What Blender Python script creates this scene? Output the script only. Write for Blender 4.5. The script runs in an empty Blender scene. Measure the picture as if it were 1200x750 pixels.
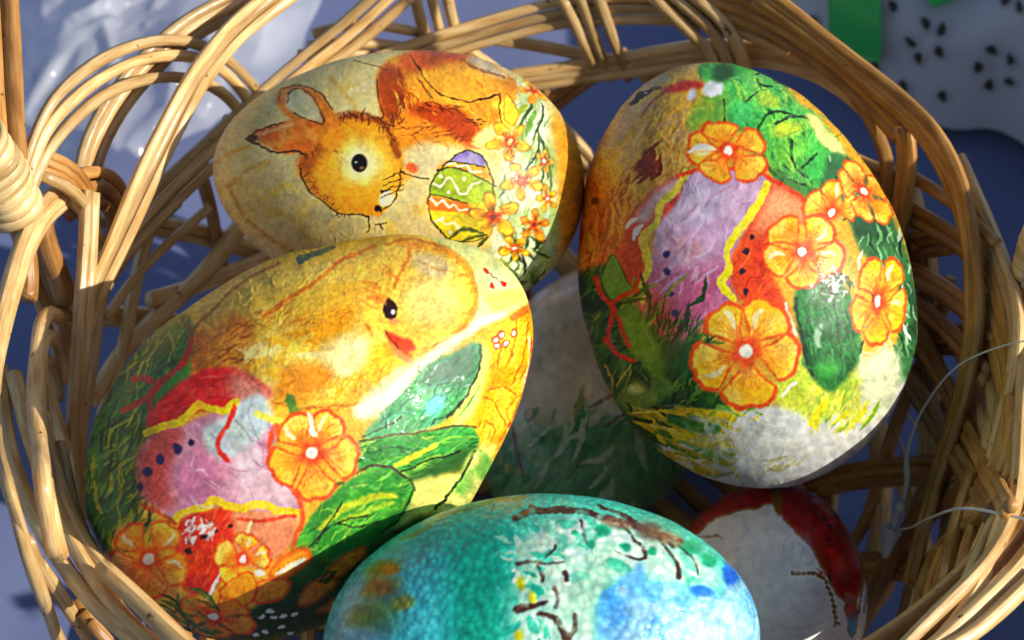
import bpy, bmesh, math, random
import numpy as np
from mathutils import Vector
R = math.radians
random.seed(7)
RNG = np.random.default_rng(7)
scene = bpy.context.scene
col = scene.collection

# ------------------------------------------------------------------ camera
PITCH, DIST, S = R(48), 0.75, 0.0002           # S: metres per photo pixel at the look-at distance
LOOK = np.array([0.0, 0.0, 0.11])
FWD = np.array([0.0, math.cos(PITCH), -math.sin(PITCH)])
RIGHT = np.array([1.0, 0.0, 0.0])
UP = np.array([0.0, math.sin(PITCH), math.cos(PITCH)])
EYE = LOOK - FWD * DIST
cd = bpy.data.cameras.new('camera')
cam = bpy.data.objects.new('camera', cd)
col.objects.link(cam)
cam.location = EYE
cam.rotation_euler = (math.pi / 2 - PITCH, 0, 0)
cd.sensor_width = 36
cd.lens = 36 * DIST / (1200 * S)
cd.clip_start, cd.clip_end = 0.02, 50
cd.dof.use_dof = True
cd.dof.focus_distance = DIST - 0.022
cd.dof.aperture_fstop = 20
scene.camera = cam

# ------------------------------------------------------------------ light
SUN = RIGHT * 0.82 + UP * 0.12 - FWD * 0.56     # towards the sun
SUN = SUN / np.linalg.norm(SUN)
world = bpy.data.worlds.new('World')
scene.world = world
world.use_nodes = True
nt = world.node_tree
sky = nt.nodes.new('ShaderNodeTexSky')
sky.sky_type = 'NISHITA'
sky.sun_disc = False
sky.sun_elevation = math.asin(SUN[2])
sky.sun_rotation = math.atan2(SUN[0], SUN[1])
bg = nt.nodes['Background']
nt.links.new(sky.outputs[0], bg.inputs[0])
bg.inputs[1].default_value = 0.105
sl = bpy.data.lights.new('sun', 'SUN')
sl.energy = 5.0
sl.angle = R(0.5)
sl.color = (1.0, 0.93, 0.80)
so = bpy.data.objects.new('sun', sl)
so.rotation_euler = Vector(SUN).to_track_quat('Z', 'Y').to_euler()
so.location = Vector(SUN) * 3
col.objects.link(so)
vs = scene.view_settings
vs.view_transform = 'Standard'
vs.look = 'None'
vs.exposure, vs.gamma = 0.12, 1.0

# ------------------------------------------------------------------ helpers
def unproject(px, py, d=0.0):
    """point seen at photo position (px, py), d photo pixels nearer than the look-at distance"""
    dist = DIST - d * S
    k = S * dist / DIST
    return EYE + FWD * dist + RIGHT * ((px - 600) * k) + UP * ((375 - py) * k)

def project(P):
    v = P - EYE
    z = v @ FWD
    return np.stack([600 + (v @ RIGHT) / z * DIST / S, 375 - (v @ UP) / z * DIST / S], -1)

def on_plane(px, py, z):
    d = unproject(px, py) - EYE
    return EYE + d * ((z - EYE[2]) / d[2])

def tag(o, label=None, cat=None, group=None, kind=None):
    for k, v in (('label', label), ('category', cat), ('group', group), ('kind', kind)):
        if v: o[k] = v
    return o

def empty(name, loc):
    o = bpy.data.objects.new(name, None)
    o.empty_display_size = 0.01
    o.location = loc
    col.objects.link(o)
    return o

def mesh_obj(name, V, F, mat, parent=None, smooth=True, uv=None):
    me = bpy.data.meshes.new(name)
    V = np.asarray(V, float)
    if parent is not None:
        V = V - np.array(parent.location)
    me.from_pydata(V.tolist(), [], F)
    if smooth:
        me.polygons.foreach_set('use_smooth', [True] * len(me.polygons))
    if uv is not None:
        l = me.uv_layers.new(name='UVMap')
        idx = np.empty(len(me.loops), np.int32)
        me.loops.foreach_get('vertex_index', idx)
        l.data.foreach_set('uv', np.asarray(uv, np.float32)[idx].ravel())
    me.materials.append(mat)
    o = bpy.data.objects.new(name, me)
    col.objects.link(o)
    if parent is not None:
        o.parent = parent
    return o

def catmull(P, n):
    P = np.asarray(P, float)
    if len(P) < 3:
        t = np.linspace(0, 1, n)[:, None]
        return P[0] * (1 - t) + P[-1] * t
    Q = np.vstack([2 * P[0] - P[1], P, 2 * P[-1] - P[-2]])
    seg = np.linalg.norm(np.diff(P[:, :3] if P.shape[1] >= 3 else P, axis=0), axis=1) + 1e-9
    cum = np.concatenate([[0], np.cumsum(seg)])
    s = np.linspace(0, cum[-1], n)
    i = np.clip(np.searchsorted(cum, s, 'right') - 1, 0, len(P) - 2)
    t = ((s - cum[i]) / seg[i])[:, None]
    a, b, c, d = Q[i], Q[i + 1], Q[i + 2], Q[i + 3]
    return 0.5 * (2 * b + (c - a) * t + (2 * a - 5 * b + 4 * c - d) * t ** 2 + (3 * b - a - 3 * c + d) * t ** 3)

# ------------------------------------------------------------------ materials
def lin(c):
    c = np.asarray(c, float) / 255
    return np.where(c <= 0.04045, c / 12.92, ((c + 0.055) / 1.055) ** 2.4)

def new_mat(name):
    m = bpy.data.materials.new(name)
    m.use_nodes = True
    n = m.node_tree.nodes
    return m, n, m.node_tree.links, n['Principled BSDF']

def wicker_material(name, ca, cb, cc, rough=0.42):
    m, n, l, p = new_mat(name)
    uv = n.new('ShaderNodeUVMap'); uv.uv_map = 'UVMap'
    oi = n.new('ShaderNodeObjectInfo')
    mp = n.new('ShaderNodeMapping'); mp.inputs['Scale'].default_value = (5, 90, 1)
    cmb = n.new('ShaderNodeCombineXYZ')
    mul = n.new('ShaderNodeMath'); mul.operation = 'MULTIPLY'; mul.inputs[1].default_value = 37.0
    l.new(oi.outputs['Random'], mul.inputs[0]); l.new(mul.outputs[0], cmb.inputs[2])
    l.new(uv.outputs[0], mp.inputs[0]); l.new(cmb.outputs[0], mp.inputs['Location'])
    n1 = n.new('ShaderNodeTexNoise'); n1.inputs['Scale'].default_value = 1.0; n1.inputs['Detail'].default_value = 5
    l.new(mp.outputs[0], n1.inputs['Vector'])
    r = n.new('ShaderNodeValToRGB')
    r.color_ramp.elements[0].position = 0.3; r.color_ramp.elements[0].color = (*lin(cb), 1)
    r.color_ramp.elements[1].position = 0.62; r.color_ramp.elements[1].color = (*lin(ca), 1)
    l.new(n1.outputs['Fac'], r.inputs[0])
    # fine fibre streaks along the rod
    mp2 = n.new('ShaderNodeMapping'); mp2.inputs['Scale'].default_value = (22, 120, 1)
    l.new(uv.outputs[0], mp2.inputs[0]); l.new(cmb.outputs[0], mp2.inputs['Location'])
    n2 = n.new('ShaderNodeTexNoise'); n2.inputs['Scale'].default_value = 1.0; n2.inputs['Detail'].default_value = 3
    l.new(mp2.outputs[0], n2.inputs['Vector'])
    mx = n.new('ShaderNodeMix'); mx.data_type = 'RGBA'; mx.blend_type = 'MULTIPLY'
    rr = n.new('ShaderNodeValToRGB')
    rr.color_ramp.elements[0].position = 0.32; rr.color_ramp.elements[0].color = (0.42, 0.33, 0.25, 1)
    rr.color_ramp.elements[1].position = 0.55; rr.color_ramp.elements[1].color = (1, 1, 1, 1)
    l.new(n2.outputs['Fac'], rr.inputs[0])
    mx.inputs[0].default_value = 0.45
    l.new(r.outputs[0], mx.inputs[6]); l.new(rr.outputs[0], mx.inputs[7])
    # small dark bud scars
    mp3 = n.new('ShaderNodeMapping'); mp3.inputs['Scale'].default_value = (4, 260, 1)
    l.new(uv.outputs[0], mp3.inputs[0]); l.new(cmb.outputs[0], mp3.inputs['Location'])
    n3 = n.new('ShaderNodeTexNoise'); n3.inputs['Scale'].default_value = 1.0; n3.inputs['Detail'].default_value = 2
    l.new(mp3.outputs[0], n3.inputs['Vector'])
    r3 = n.new('ShaderNodeValToRGB')
    r3.color_ramp.elements[0].position = 0.70; r3.color_ramp.elements[0].color = (0, 0, 0, 1)
    r3.color_ramp.elements[1].position = 0.76; r3.color_ramp.elements[1].color = (1, 1, 1, 1)
    l.new(n3.outputs['Fac'], r3.inputs[0])
    m3 = n.new('ShaderNodeMix'); m3.data_type = 'RGBA'
    l.new(r3.outputs[0], m3.inputs[0]); l.new(mx.outputs[2], m3.inputs[6]); m3.inputs[7].default_value = (*lin(cc), 1)
    hs = n.new('ShaderNodeHueSaturation')
    mr = n.new('ShaderNodeMapRange'); mr.inputs[3].default_value = 0.62; mr.inputs[4].default_value = 1.12
    l.new(oi.outputs['Random'], mr.inputs[0]); l.new(mr.outputs[0], hs.inputs['Value'])
    l.new(m3.outputs[2], hs.inputs['Color'])
    l.new(hs.outputs[0], p.inputs['Base Color'])
    p.inputs['Roughness'].default_value = rough
    bp = n.new('ShaderNodeBump'); bp.inputs['Strength'].default_value = 0.25; bp.inputs['Distance'].default_value = 0.0006
    l.new(n2.outputs['Fac'], bp.inputs['Height']); l.new(bp.outputs[0], p.inputs['Normal'])
    return m

WICK = wicker_material('willow', (233, 198, 138), (198, 150, 84), (82, 48, 24), 0.33)
WICK_SHADED = wicker_material('shaded_willow', (208, 156, 80), (160, 108, 44), (70, 42, 20), 0.36)  # willow darkened in colour to stand in for shade on the right border
WICK_PALE = wicker_material('split_cane', (232, 205, 150), (206, 170, 108), (120, 80, 40), 0.35)
WICK_BROWN = wicker_material('brown_willow', (206, 152, 84), (164, 108, 50), (70, 40, 20))

def egg_material(name, beads=False, screen=0.15, coat=0.12, rough=0.46, bump=0.16):
    m, n, l, p = new_mat(name)
    at = n.new('ShaderNodeAttribute'); at.attribute_name = 'print'
    uv = n.new('ShaderNodeUVMap'); uv.uv_map = 'UVMap'
    tc = n.new('ShaderNodeTexCoord')
    colour = at.outputs['Color']
    if screen:                                       # the dot screen of the printed paper
        mp = n.new('ShaderNodeMapping'); mp.inputs['Rotation'].default_value = (0, 0, R(38)); mp.inputs['Scale'].default_value = (2.1, 2.1, 2.1)
        l.new(uv.outputs[0], mp.inputs[0])
        sx = n.new('ShaderNodeSeparateXYZ'); l.new(mp.outputs[0], sx.inputs[0])
        a = n.new('ShaderNodeMath'); a.operation = 'SINE'; l.new(sx.outputs[0], a.inputs[0])
        b = n.new('ShaderNodeMath'); b.operation = 'SINE'; l.new(sx.outputs[1], b.inputs[0])
        ab = n.new('ShaderNodeMath'); ab.operation = 'MULTIPLY'; l.new(a.outputs[0], ab.inputs[0]); l.new(b.outputs[0], ab.inputs[1])
        mr = n.new('ShaderNodeMapRange'); mr.inputs[1].default_value = -1; mr.inputs[2].default_value = 1
        mr.inputs[3].default_value = 1 - screen * 1.6; mr.inputs[4].default_value = 1 + screen * 0.6
        l.new(ab.outputs[0], mr.inputs[0])
        mx = n.new('ShaderNodeMix'); mx.data_type = 'RGBA'; mx.blend_type = 'MULTIPLY'; mx.inputs[0].default_value = 1
        l.new(colour, mx.inputs[6]); l.new(mr.outputs[0], mx.inputs[7])
        colour = mx.outputs[2]
    nz = n.new('ShaderNodeTexNoise'); nz.inputs['Scale'].default_value = 260; nz.inputs['Detail'].default_value = 4
    l.new(tc.outputs['Object'], nz.inputs['Vector'])
    height = nz.outputs['Fac']
    if beads:
        vo = n.new('ShaderNodeTexVoronoi'); vo.feature = 'SMOOTH_F1'; vo.inputs['Scale'].default_value = 560
        vo.inputs['Smoothness'].default_value = 0.25
        l.new(tc.outputs['Object'], vo.inputs['Vector'])
        rp = n.new('ShaderNodeValToRGB')
        rp.color_ramp.elements[0].position = 0.28; rp.color_ramp.elements[0].color = (1, 1, 1, 1)
        rp.color_ramp.elements[1].position = 0.66; rp.color_ramp.elements[1].color = (0.50, 0.66, 0.76, 1)
        l.new(vo.outputs['Distance'], rp.inputs[0])
        mx = n.new('ShaderNodeMix'); mx.data_type = 'RGBA'; mx.blend_type = 'MULTIPLY'; mx.inputs[0].default_value = 0.8
        l.new(colour, mx.inputs[6]); l.new(rp.outputs[0], mx.inputs[7])
        colour = mx.outputs[2]
        iv = n.new('ShaderNodeMath'); iv.operation = 'SUBTRACT'; iv.inputs[0].default_value = 1
        l.new(vo.outputs['Distance'], iv.inputs[1])
        height = iv.outputs[0]
    l.new(colour, p.inputs['Base Color'])
    bp = n.new('ShaderNodeBump'); bp.inputs['Strength'].default_value = bump; bp.inputs['Distance'].default_value = 0.0005
    l.new(height, bp.inputs['Height']); l.new(bp.outputs[0], p.inputs['Normal'])
    p.inputs['Roughness'].default_value = rough
    p.inputs['Coat Weight'].default_value = coat
    p.inputs['Coat Roughness'].default_value = 0.10
    p.inputs['Specular IOR Level'].default_value = 0.3
    l.new(bp.outputs[0], p.inputs['Coat Normal'])
    return m

# ------------------------------------------------------------------ setting: the tablecloth
def fbm2(shape, cell, octaves=4, seed=0):
    g = np.random.default_rng(seed)
    h, w = shape
    out = np.zeros(shape, np.float32); amp, tot = 1.0, 0.0
    yy, xx = np.mgrid[0:h, 0:w].astype(np.float32)
    dg = math.hypot(h, w)
    for o in range(octaves):
        c = max(cell / 2 ** o, 1.5)
        k = int(dg / c) + 4
        G = g.random((k, k)).astype(np.float32)
        t = 0.5 + o * 1.1                              # every octave turned, so that no grid shows
        x = ((xx - w / 2) * math.cos(t) + (yy - h / 2) * math.sin(t) + dg / 2) / c + 1
        y = (-(xx - w / 2) * math.sin(t) + (yy - h / 2) * math.cos(t) + dg / 2) / c + 1
        yi = y.astype(np.int32); xi = x.astype(np.int32)
        fy = y - yi; fx = x - xi
        fy = fy * fy * fy * (fy * (6 * fy - 15) + 10); fx = fx * fx * fx * (fx * (6 * fx - 15) + 10)
        out += amp * ((G[yi, xi] * (1 - fx) + G[yi, xi + 1] * fx) * (1 - fy) + (G[yi + 1, xi] * (1 - fx) + G[yi + 1, xi + 1] * fx) * fy)
        tot += amp; amp *= 0.5
    return out / tot

def grid_faces(nx, ny):
    i = np.arange((nx - 1) * (ny - 1))
    r, c = i // (nx - 1), i % (nx - 1)
    a = r * nx + c
    return np.stack([a, a + 1, a + nx + 1, a + nx], 1).tolist()

m, n, l, p = new_mat('blue_cloth')
tc = n.new('ShaderNodeTexCoord')
nz = n.new('ShaderNodeTexNoise'); nz.inputs['Scale'].default_value = 14; nz.inputs['Detail'].default_value = 6
l.new(tc.outputs['Object'], nz.inputs['Vector'])
rp = n.new('ShaderNodeValToRGB')
rp.color_ramp.elements[0].position = 0.3; rp.color_ramp.elements[0].color = (0.135, 0.165, 0.33, 1)
rp.color_ramp.elements[1].position = 0.7; rp.color_ramp.elements[1].color = (0.165, 0.198, 0.385, 1)
l.new(nz.outputs['Fac'], rp.inputs[0]); l.new(rp.outputs[0], p.inputs['Base Color'])
p.inputs['Roughness'].default_value = 0.85
w1 = n.new('ShaderNodeTexWave'); w1.inputs['Scale'].default_value = 420; w1.inputs['Distortion'].default_value = 0.6
w2 = n.new('ShaderNodeTexWave'); w2.bands_direction = 'Y'; w2.inputs['Scale'].default_value = 420; w2.inputs['Distortion'].default_value = 0.6
l.new(tc.outputs['Object'], w1.inputs['Vector']); l.new(tc.outputs['Object'], w2.inputs['Vector'])
ad = n.new('ShaderNodeMath'); ad.operation = 'ADD'
l.new(w1.outputs['Fac'], ad.inputs[0]); l.new(w2.outputs['Fac'], ad.inputs[1])
bp = n.new('ShaderNodeBump'); bp.inputs['Strength'].default_value = 0.35; bp.inputs['Distance'].default_value = 0.0006
l.new(ad.outputs[0], bp.inputs['Height']); l.new(bp.outputs[0], p.inputs['Normal'])
CLOTH = m
nx, ny = 220, 220
gx, gy = np.meshgrid(np.linspace(-0.9, 0.9, nx), np.linspace(-0.7, 1.1, ny))
wr = fbm2((ny, nx), 30, 3, 3)
gz = (wr - 0.5) * 0.014 + np.maximum(0, 1 - np.abs(fbm2((ny, nx), 24, 3, 5) - .5) * 14) * 0.0016
gz -= 0.0085
tag(mesh_obj('tablecloth', np.stack([gx, gy, gz], -1).reshape(-1, 3), grid_faces(nx, ny), CLOTH), kind='structure')

# ------------------------------------------------------------------ the basket
BC = np.array([0.002, -0.010])
RIM_Z = 0.11
def wall_r(z):
    t = np.clip(z / RIM_Z, -0.2, 1.6)
    return 0.084 + 0.0335 * t ** 0.85 if np.isscalar(t) and t > 0 else 0.084 + 0.0335 * np.sign(t) * np.abs(t) ** 0.85

def wall_point(phi, z, off=0.0):
    r = wall_r(z) + off
    return np.array([BC[0] + r * math.cos(phi), BC[1] + r * math.sin(phi), z])

TT = np.linspace(0.45, 1.15, 1400)
def on_wall(px, py, mode):
    d = unproject(px, py) - EYE
    d = d / np.linalg.norm(d)
    P = EYE + TT[:, None] * d
    F = np.hypot(P[:, 0] - BC[0], P[:, 1] - BC[1]) - wall_r(P[:, 2])
    ok = (P[:, 2] > -0.004) & (P[:, 2] < 0.17)
    sg = F > 0
    if mode == 'far':
        c = np.where(~sg[:-1] & sg[1:] & ok[:-1])[0]
        if len(c): return P[c[-1]]
    else:
        c = np.where(sg[:-1] & ~sg[1:] & ok[:-1])[0]
        if len(c): return P[c[0]]
    A = np.where(ok, np.abs(F), 9)
    return P[A.argmin()]

def tube(name, P, rad, mat, parent, sides=9, flat=1.0, ref=None, caps=True):
    """a rod along the points P (n,3) with radius rad (scalar or n)"""
    P = np.asarray(P, float); n_ = len(P)
    rad = np.broadcast_to(np.asarray(rad, float), (n_,))
    T = np.gradient(P, axis=0); T /= np.linalg.norm(T, axis=1)[:, None] + 1e-12
    N = np.zeros_like(P)
    r0 = np.array([0.0, 0, 1]) if ref is None else np.asarray(ref, float)
    if r0.ndim == 1:
        if abs(T[0] @ r0) > 0.95 * np.linalg.norm(r0): r0 = np.array([1.0, 0, 0])
        v = r0
        for i in range(n_):
            v = v - T[i] * (v @ T[i]); v /= np.linalg.norm(v) + 1e-12; N[i] = v
    else:
        for i in range(n_):
            v = r0[i] - T[i] * (r0[i] @ T[i]); N[i] = v / (np.linalg.norm(v) + 1e-12)
    B = np.cross(T, N)
    a = np.linspace(0, 2 * math.pi, sides + 1)
    L = np.concatenate([[0], np.cumsum(np.linalg.norm(np.diff(P, axis=0), axis=1))])
    V = P[:, None] + rad[:, None, None] * (N[:, None] * (flat * np.cos(a))[None, :, None] + B[:, None] * np.sin(a)[None, :, None])
    V = V.reshape(-1, 3)
    u = np.tile(np.linspace(0, 1, sides + 1), n_); vv = np.repeat(L * 1.0, sides + 1)
    F = grid_faces(sides + 1, n_)
    uv = np.stack([u, vv], 1)
    if caps:
        F = F + [list(range(sides))[::-1], [(n_ - 1) * (sides + 1) + k for k in range(sides)]]
    return mesh_obj(name, V, F, mat, parent, uv=uv)

basket = tag(empty('wicker_basket', (BC[0], BC[1], 0.0)),
             'honey coloured openwork willow basket with looped border holding six decorated eggs', 'basket')
RODS = [0]
def rod3d(P, r=0.00145, mat=None, name='willow_rod', wob=0.00018, **kw):
    P = np.asarray(P, float)
    L = np.linalg.norm(np.diff(P, axis=0), axis=1).sum()
    n_ = int(np.clip(L / 0.0035, 8, 90))
    C = catmull(P, n_)
    ph = RNG.random(3) * 6
    s = np.linspace(0, L, n_)
    for k in range(3):
        C[:, k] += wob * np.sin(s / 0.011 + ph[k])
    rr = r * (1 + 0.06 * np.sin(s / 0.017 + ph[0]) + 0.05 * np.sin(s / 0.006 + ph[1]))
    if kw.pop('tips', False): rr = rr * np.clip(np.minimum(s, L - s) / 0.02, 0.12, 1)
    if kw.pop('taper', False): rr = rr * np.linspace(1.0, 0.75, n_)
    RODS[0] += 1
    return tube(name, C, rr, mat or WICK, basket, **kw)

def inward(P, mode):
    """unit vector from the wall point towards the side one looks at"""
    v = np.array([BC[0] - P[0], BC[1] - P[1], 0.0]); v /= np.linalg.norm(v) + 1e-9
    v = v * 0.93 + np.array([0, 0, 0.36])
    if mode == 'near': v = np.array([-v[0], -v[1], 0.4]); v /= np.linalg.norm(v)
    return v

def strand(pts, n=1, width=0, lift=0.0, r=0.00145, mode='far', mat=None, spread=None, near=0.0, **kw):
    """n parallel rods whose middle follows photo points laid on the basket wall (lift in mm above it)"""
    pts = np.asarray(pts, float)
    q = catmull(pts, max(8, 3 * len(pts)))
    lf = np.interp(np.linspace(0, 1, len(q)), np.linspace(0, 1, np.size(lift)), np.atleast_1d(lift)) * 0.001
    if isinstance(mode, tuple):
        base = np.array([on_plane(x, y, mode[1]) for x, y in q]); Nn = np.tile([0, -0.3, 0.95], (len(q), 1))
    else:
        base = np.array([on_wall(x, y, mode) for x, y in q]); Nn = np.array([inward(b, mode) for b in base])
    base = base + Nn * lf[:, None]
    nr = np.interp(np.linspace(0, 1, len(q)), np.linspace(0, 1, np.size(near)), np.atleast_1d(near)) * 0.001
    eye = EYE - base; base = base + eye / np.linalg.norm(eye, axis=1)[:, None] * nr[:, None]
    for k in range(2):                                # even out steps of the ray hits
        base[1:-1] = 0.25 * base[:-2] + 0.5 * base[1:-1] + 0.25 * base[2:]
    T = np.gradient(base, axis=0); T /= np.linalg.norm(T, axis=1)[:, None]
    Bn = np.cross(Nn, T); Bn /= np.linalg.norm(Bn, axis=1)[:, None]
    w = width * S * 1.05
    sp = 1.0 if spread is None else np.linspace(spread[0], spread[1], len(q))[:, None]
    for k in range(n):
        o = 0 if n == 1 else (k / (n - 1) - 0.5) * (w - 2 * r)
        up = RNG.normal(0, 0.00025)
        rod3d(base + Bn * o * sp + Nn * up, r * RNG.uniform(0.94, 1.05), mat, **kw)

# uprights and crossing diagonals of the wall, all the way round
def lattice(phi0, dphi, z0, z1, off, n, r, mat=None, pitch=0.0034):
    for k in range(n):
        o = (k - (n - 1) / 2) * pitch / 0.1
        P = []
        for t in np.linspace(0, 1, 9):
            z = z0 + (z1 - z0) * t
            P.append(wall_point(phi0 + o + dphi * t, z, off + 0.0012 * math.sin(t * 9 + phi0)))
        rod3d(P, r * RNG.uniform(0.9, 1.05), mat, sides=8)
for k in range(19):
    a0 = k * 360 / 19 + 5 + RNG.normal(0, 2)
    m1, m2 = (a0 + 26) % 360, (a0 - 15) % 360          # bearing of the middle of the two diagonals
    if not 148 < m1 < 222: lattice(R(a0), R(52), 0.0, 0.097, 0.0042, 2 if 95 < m1 < 148 else 3, 0.00155, pitch=0.0031)
    if not 140 < m2 < 222: lattice(R(a0 + 9), R(-48), 0.0, 0.096, 0.0020, 2 if 95 < m2 < 140 else 3, 0.00155, WICK_BROWN, pitch=0.0031)
for k in range(24):
    if not 140 < k * 15 < 215: lattice(R(k * 15 + RNG.normal(0, 2)), R(RNG.normal(0, 5)), 0.0, 0.088, 0.0027, 1, 0.0019, WICK_BROWN)
# plaited weavers low in the wall on the sunny side, added to block sun
for k in range(10):
    z = 0.022 + k * 0.0082
    P = [wall_point(R(q), z + 0.004 * math.sin(R(q * 2 + k * 40)), 0.0065 + 0.0022 * math.sin(R(q * 9 + k * 180)) + 0.008 * max(0, abs(q + 34) / 54 - .78)) for q in np.linspace(-90, 22, 34)]
    rod3d(P, 0.0017, sides=8, tips=True)
for k in range(7):  # second layer, added to close sun slits onto the white egg
    P = [wall_point(R(q), 0.062 + k * 0.0072, 0.0025 + 0.002 * math.sin(R(q * 9 + k * 180 + 90)) + 0.012 * max(0, abs(q + 40) / 46 - .6)) for q in np.linspace(-86, 6, 26)]
    rod3d(P, 0.0019, sides=8, tips=True)
for k in range(9):                                     # close bands under the border on that side, added to shade the white egg
    P = [wall_point(R(q), 0.078 + k * 0.0036, 0.0008 + 0.0014 * math.sin(R(q * 11 + k * 180)) + 0.012 * max(0, abs(q + 30) / 42 - .7)) for q in np.linspace(-72, 12, 26)]
    rod3d(P, 0.00185, sides=8, tips=True)
# woven floor
for k in range(9):
    rr = 0.012 + k * 0.0085
    P = [np.array([BC[0] + rr * math.cos(a), BC[1] + rr * math.sin(a), 0.004 + 0.001 * math.sin(a * 8 + k * math.pi)]) for a in np.linspace(0, 2 * math.pi, 41)]
    rod3d(P, 0.0022, WICK_BROWN, name='base_weaver', sides=6)
for k in range(10):
    a = math.pi * k / 10
    P = [np.array([BC[0] + t * math.cos(a), BC[1] + t * math.sin(a), 0.004]) for t in (-0.084, -0.03, 0.03, 0.084)]
    rod3d(P, 0.0016, WICK_BROWN, name='base_spoke', sides=6)
# foot ring
for k, (rr, z) in enumerate(((0.0850, 0.002), (0.0865, 0.0045), (0.0855, 0.0075))):
    P = [np.array([BC[0] + rr * math.cos(a), BC[1] + rr * math.sin(a), z]) for a in np.linspace(0, 2 * math.pi, 49)]
    rod3d(P, 0.0016, WICK_BROWN, name='base_weaver', sides=7)

# back and left border, as the photograph shows it
strand([(470, -22), (410, 32), (350, 78), (300, 120), (250, 165), (200, 212), (160, 252), (120, 300)], 3, 46, 3.0)
for P in ([(12, 215), (33, 130), (60, 95), (100, 65), (150, 46), (200, 42), (240, 55), (270, 75), (292, 97), (310, 120)],
          [(14, 225), (33, 152), (70, 108), (110, 80), (150, 64), (205, 60), (240, 72), (262, 88), (282, 108), (300, 132)],
          [(18, 232), (36, 174), (70, 131), (110, 102), (150, 89), (190, 85), (230, 93), (255, 108), (270, 120), (285, 140)]):
    strand(P, lift=(3, 6, 7, 5, 0.5), r=0.0015)
strand([(325, -22), (270, 6), (225, 29), (185, 60), (150, 95), (125, 130), (105, 170), (97, 205), (93, 250)], 3, 40, 1.0)
strand([(352, -35), (305, 0), (265, 32), (236, 68), (215, 97), (198, 130), (162, 200), (116, 300), (95, 345), (80, 400)], 3, 38, 3.6, near=(0, 5, 14, 22, 24, 22, 14, 6))
strand([(245, 195), (200, 228), (160, 262), (120, 310), (90, 370)], 2, 26, -0.5)
strand([(420, 84), (480, 62), (545, 42), (605, 24), (665, 9), (730, 6), (800, 9), (880, 26), (930, 50)], 3, 42, 2.0)
strand([(590, 97), (640, 91), (726, 78), (800, 66), (870, 62), (935, 72), (985, 95), (1015, 121)], 3, 36, -0.5, r=0.0016)
strand([(555, 46), (620, 56), (680, 68), (745, 84)], 2, 18, -3)
strand([(370, 42), (425, 29), (495, 42)], 1, 0, -2); strand([(365, 57), (430, 53), (490, 60)], 1, 0, -2)
strand([(355, 68), (430, 66), (480, 78)], 1, 0, -2)
for P in ([(484, -15), (490, 18), (501, 50), (510, 90)], [(503, -15), (510, 14), (517, 40), (524, 90)], [(523, -15), (527, 12), (534, 35), (540, 90)]):
    strand(P, lift=(2, 0, -2), r=0.0015)
for P in ([(655, -15), (672, 15), (692, 62), (700, 95)], [(678, -15), (692, 15), (707, 62), (715, 95)], [(700, -15), (714, 20), (728, 62), (735, 95)]):
    strand(P, lift=(4, 4.5, -2), r=0.0015)
for P in ([(765, -15), (800, 16), (838, 50), (850, 75), (860, 110)], [(788, -15), (826, 14), (852, 40), (868, 78), (876, 120)], [(812, -15), (846, 10), (868, 34), (886, 82), (892, 130)]):
    strand(P, lift=(4, 5, 4), r=0.0016)
# right border
strand([(800, -14), (850, 0), (900, 20), (960, 56), (1020, 102), (1066, 152)], 3, 42, 2.5, r=0.0016, mat=WICK_SHADED)
strand([(1066, 146), (1072, 165), (1071, 205), (1062, 260), (1052, 330), (1040, 400), (1018, 490)], 2, 32, 2.5, r=0.0018, mat=WICK_SHADED)
strand([(895, -12), (950, 26), (1010, 74), (1065, 118), (1108, 162), (1137, 217), (1150, 265), (1157, 320), (1160, 380), (1150, 440), (1132, 510), (1105, 600), (1085, 690)], 4, 36, 4.2, r=0.0015, mat=WICK_SHADED)
strand([(985, 82), (1010, 115), (1030, 147), (1045, 190), (1044, 250), (1037, 310), (1030, 390)], 1, 0, 1.5, r=0.0019, mat=WICK_SHADED)
strand([(975, 176), (1010, 192), (1060, 208)], 1, 0, -1, r=0.0014, mat=WICK_SHADED)
strand([(1060, 205), (1100, 228), (1130, 250), (1165, 285)], 1, 0, -1, r=0.0017, mat=WICK_SHADED)
strand([(1040, 235), (1085, 262), (1120, 283), (1165, 330)], 2, 30, -1, r=0.0017, mat=WICK_SHADED)
strand([(1030, 300), (1065, 321), (1110, 345), (1170, 392)], 2, 28, -1, r=0.0018, mat=WICK_SHADED)
strand([(1030, 325), (1065, 347), (1110, 385), (1160, 440)], 2, 26, 0.5, r=0.0016, mat=WICK_BROWN)
strand([(1060, 360), (1095, 420), (1135, 500), (1185, 600)], 2, 26, 1.0, r=0.0017, mat=WICK_SHADED)
strand([(1040, 395), (1075, 450), (1128, 530), (1170, 605)], 2, 28, 2.0, r=0.0017, mat=WICK_SHADED)
strand([(1122, 190), (1146, 240), (1170, 300), (1190, 360), (1190, 430), (1172, 510), (1148, 600), (1122, 690), (1100, 780)], 3, 36, 0.5, r=0.0016, near=(-9, -7, -2, 0, 0, 0, 0, 0))
for k in range(5):
    strand([(1158, 300 + k * 24), (1180, 370 + k * 26), (1188, 450 + k * 24), (1178 - k * 3, 530 + k * 18), (1150 - k * 7, 615 + k * 8), (1128 - k * 8, 700), (1108 - k * 6, 775)], 1, 0, (-1, 0, 0, 1, 2.0 + k * 0.5, 2.0 + k * 0.5, 2), r=0.0019, mat=WICK_SHADED)
strand([(1160, 560), (1143, 620), (1126, 690), (1110, 765)], 1, 0, 4.5, r=0.0021, mat=WICK_SHADED)
strand([(1166, 400), (1178, 470), (1166, 525), (1140, 555), (1085, 600), (1045, 650), (1010, 720), (990, 780)], 3, 40, (-5, -1, 0, 0, 0, 0), r=0.0018, mat=WICK_BROWN)
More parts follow.
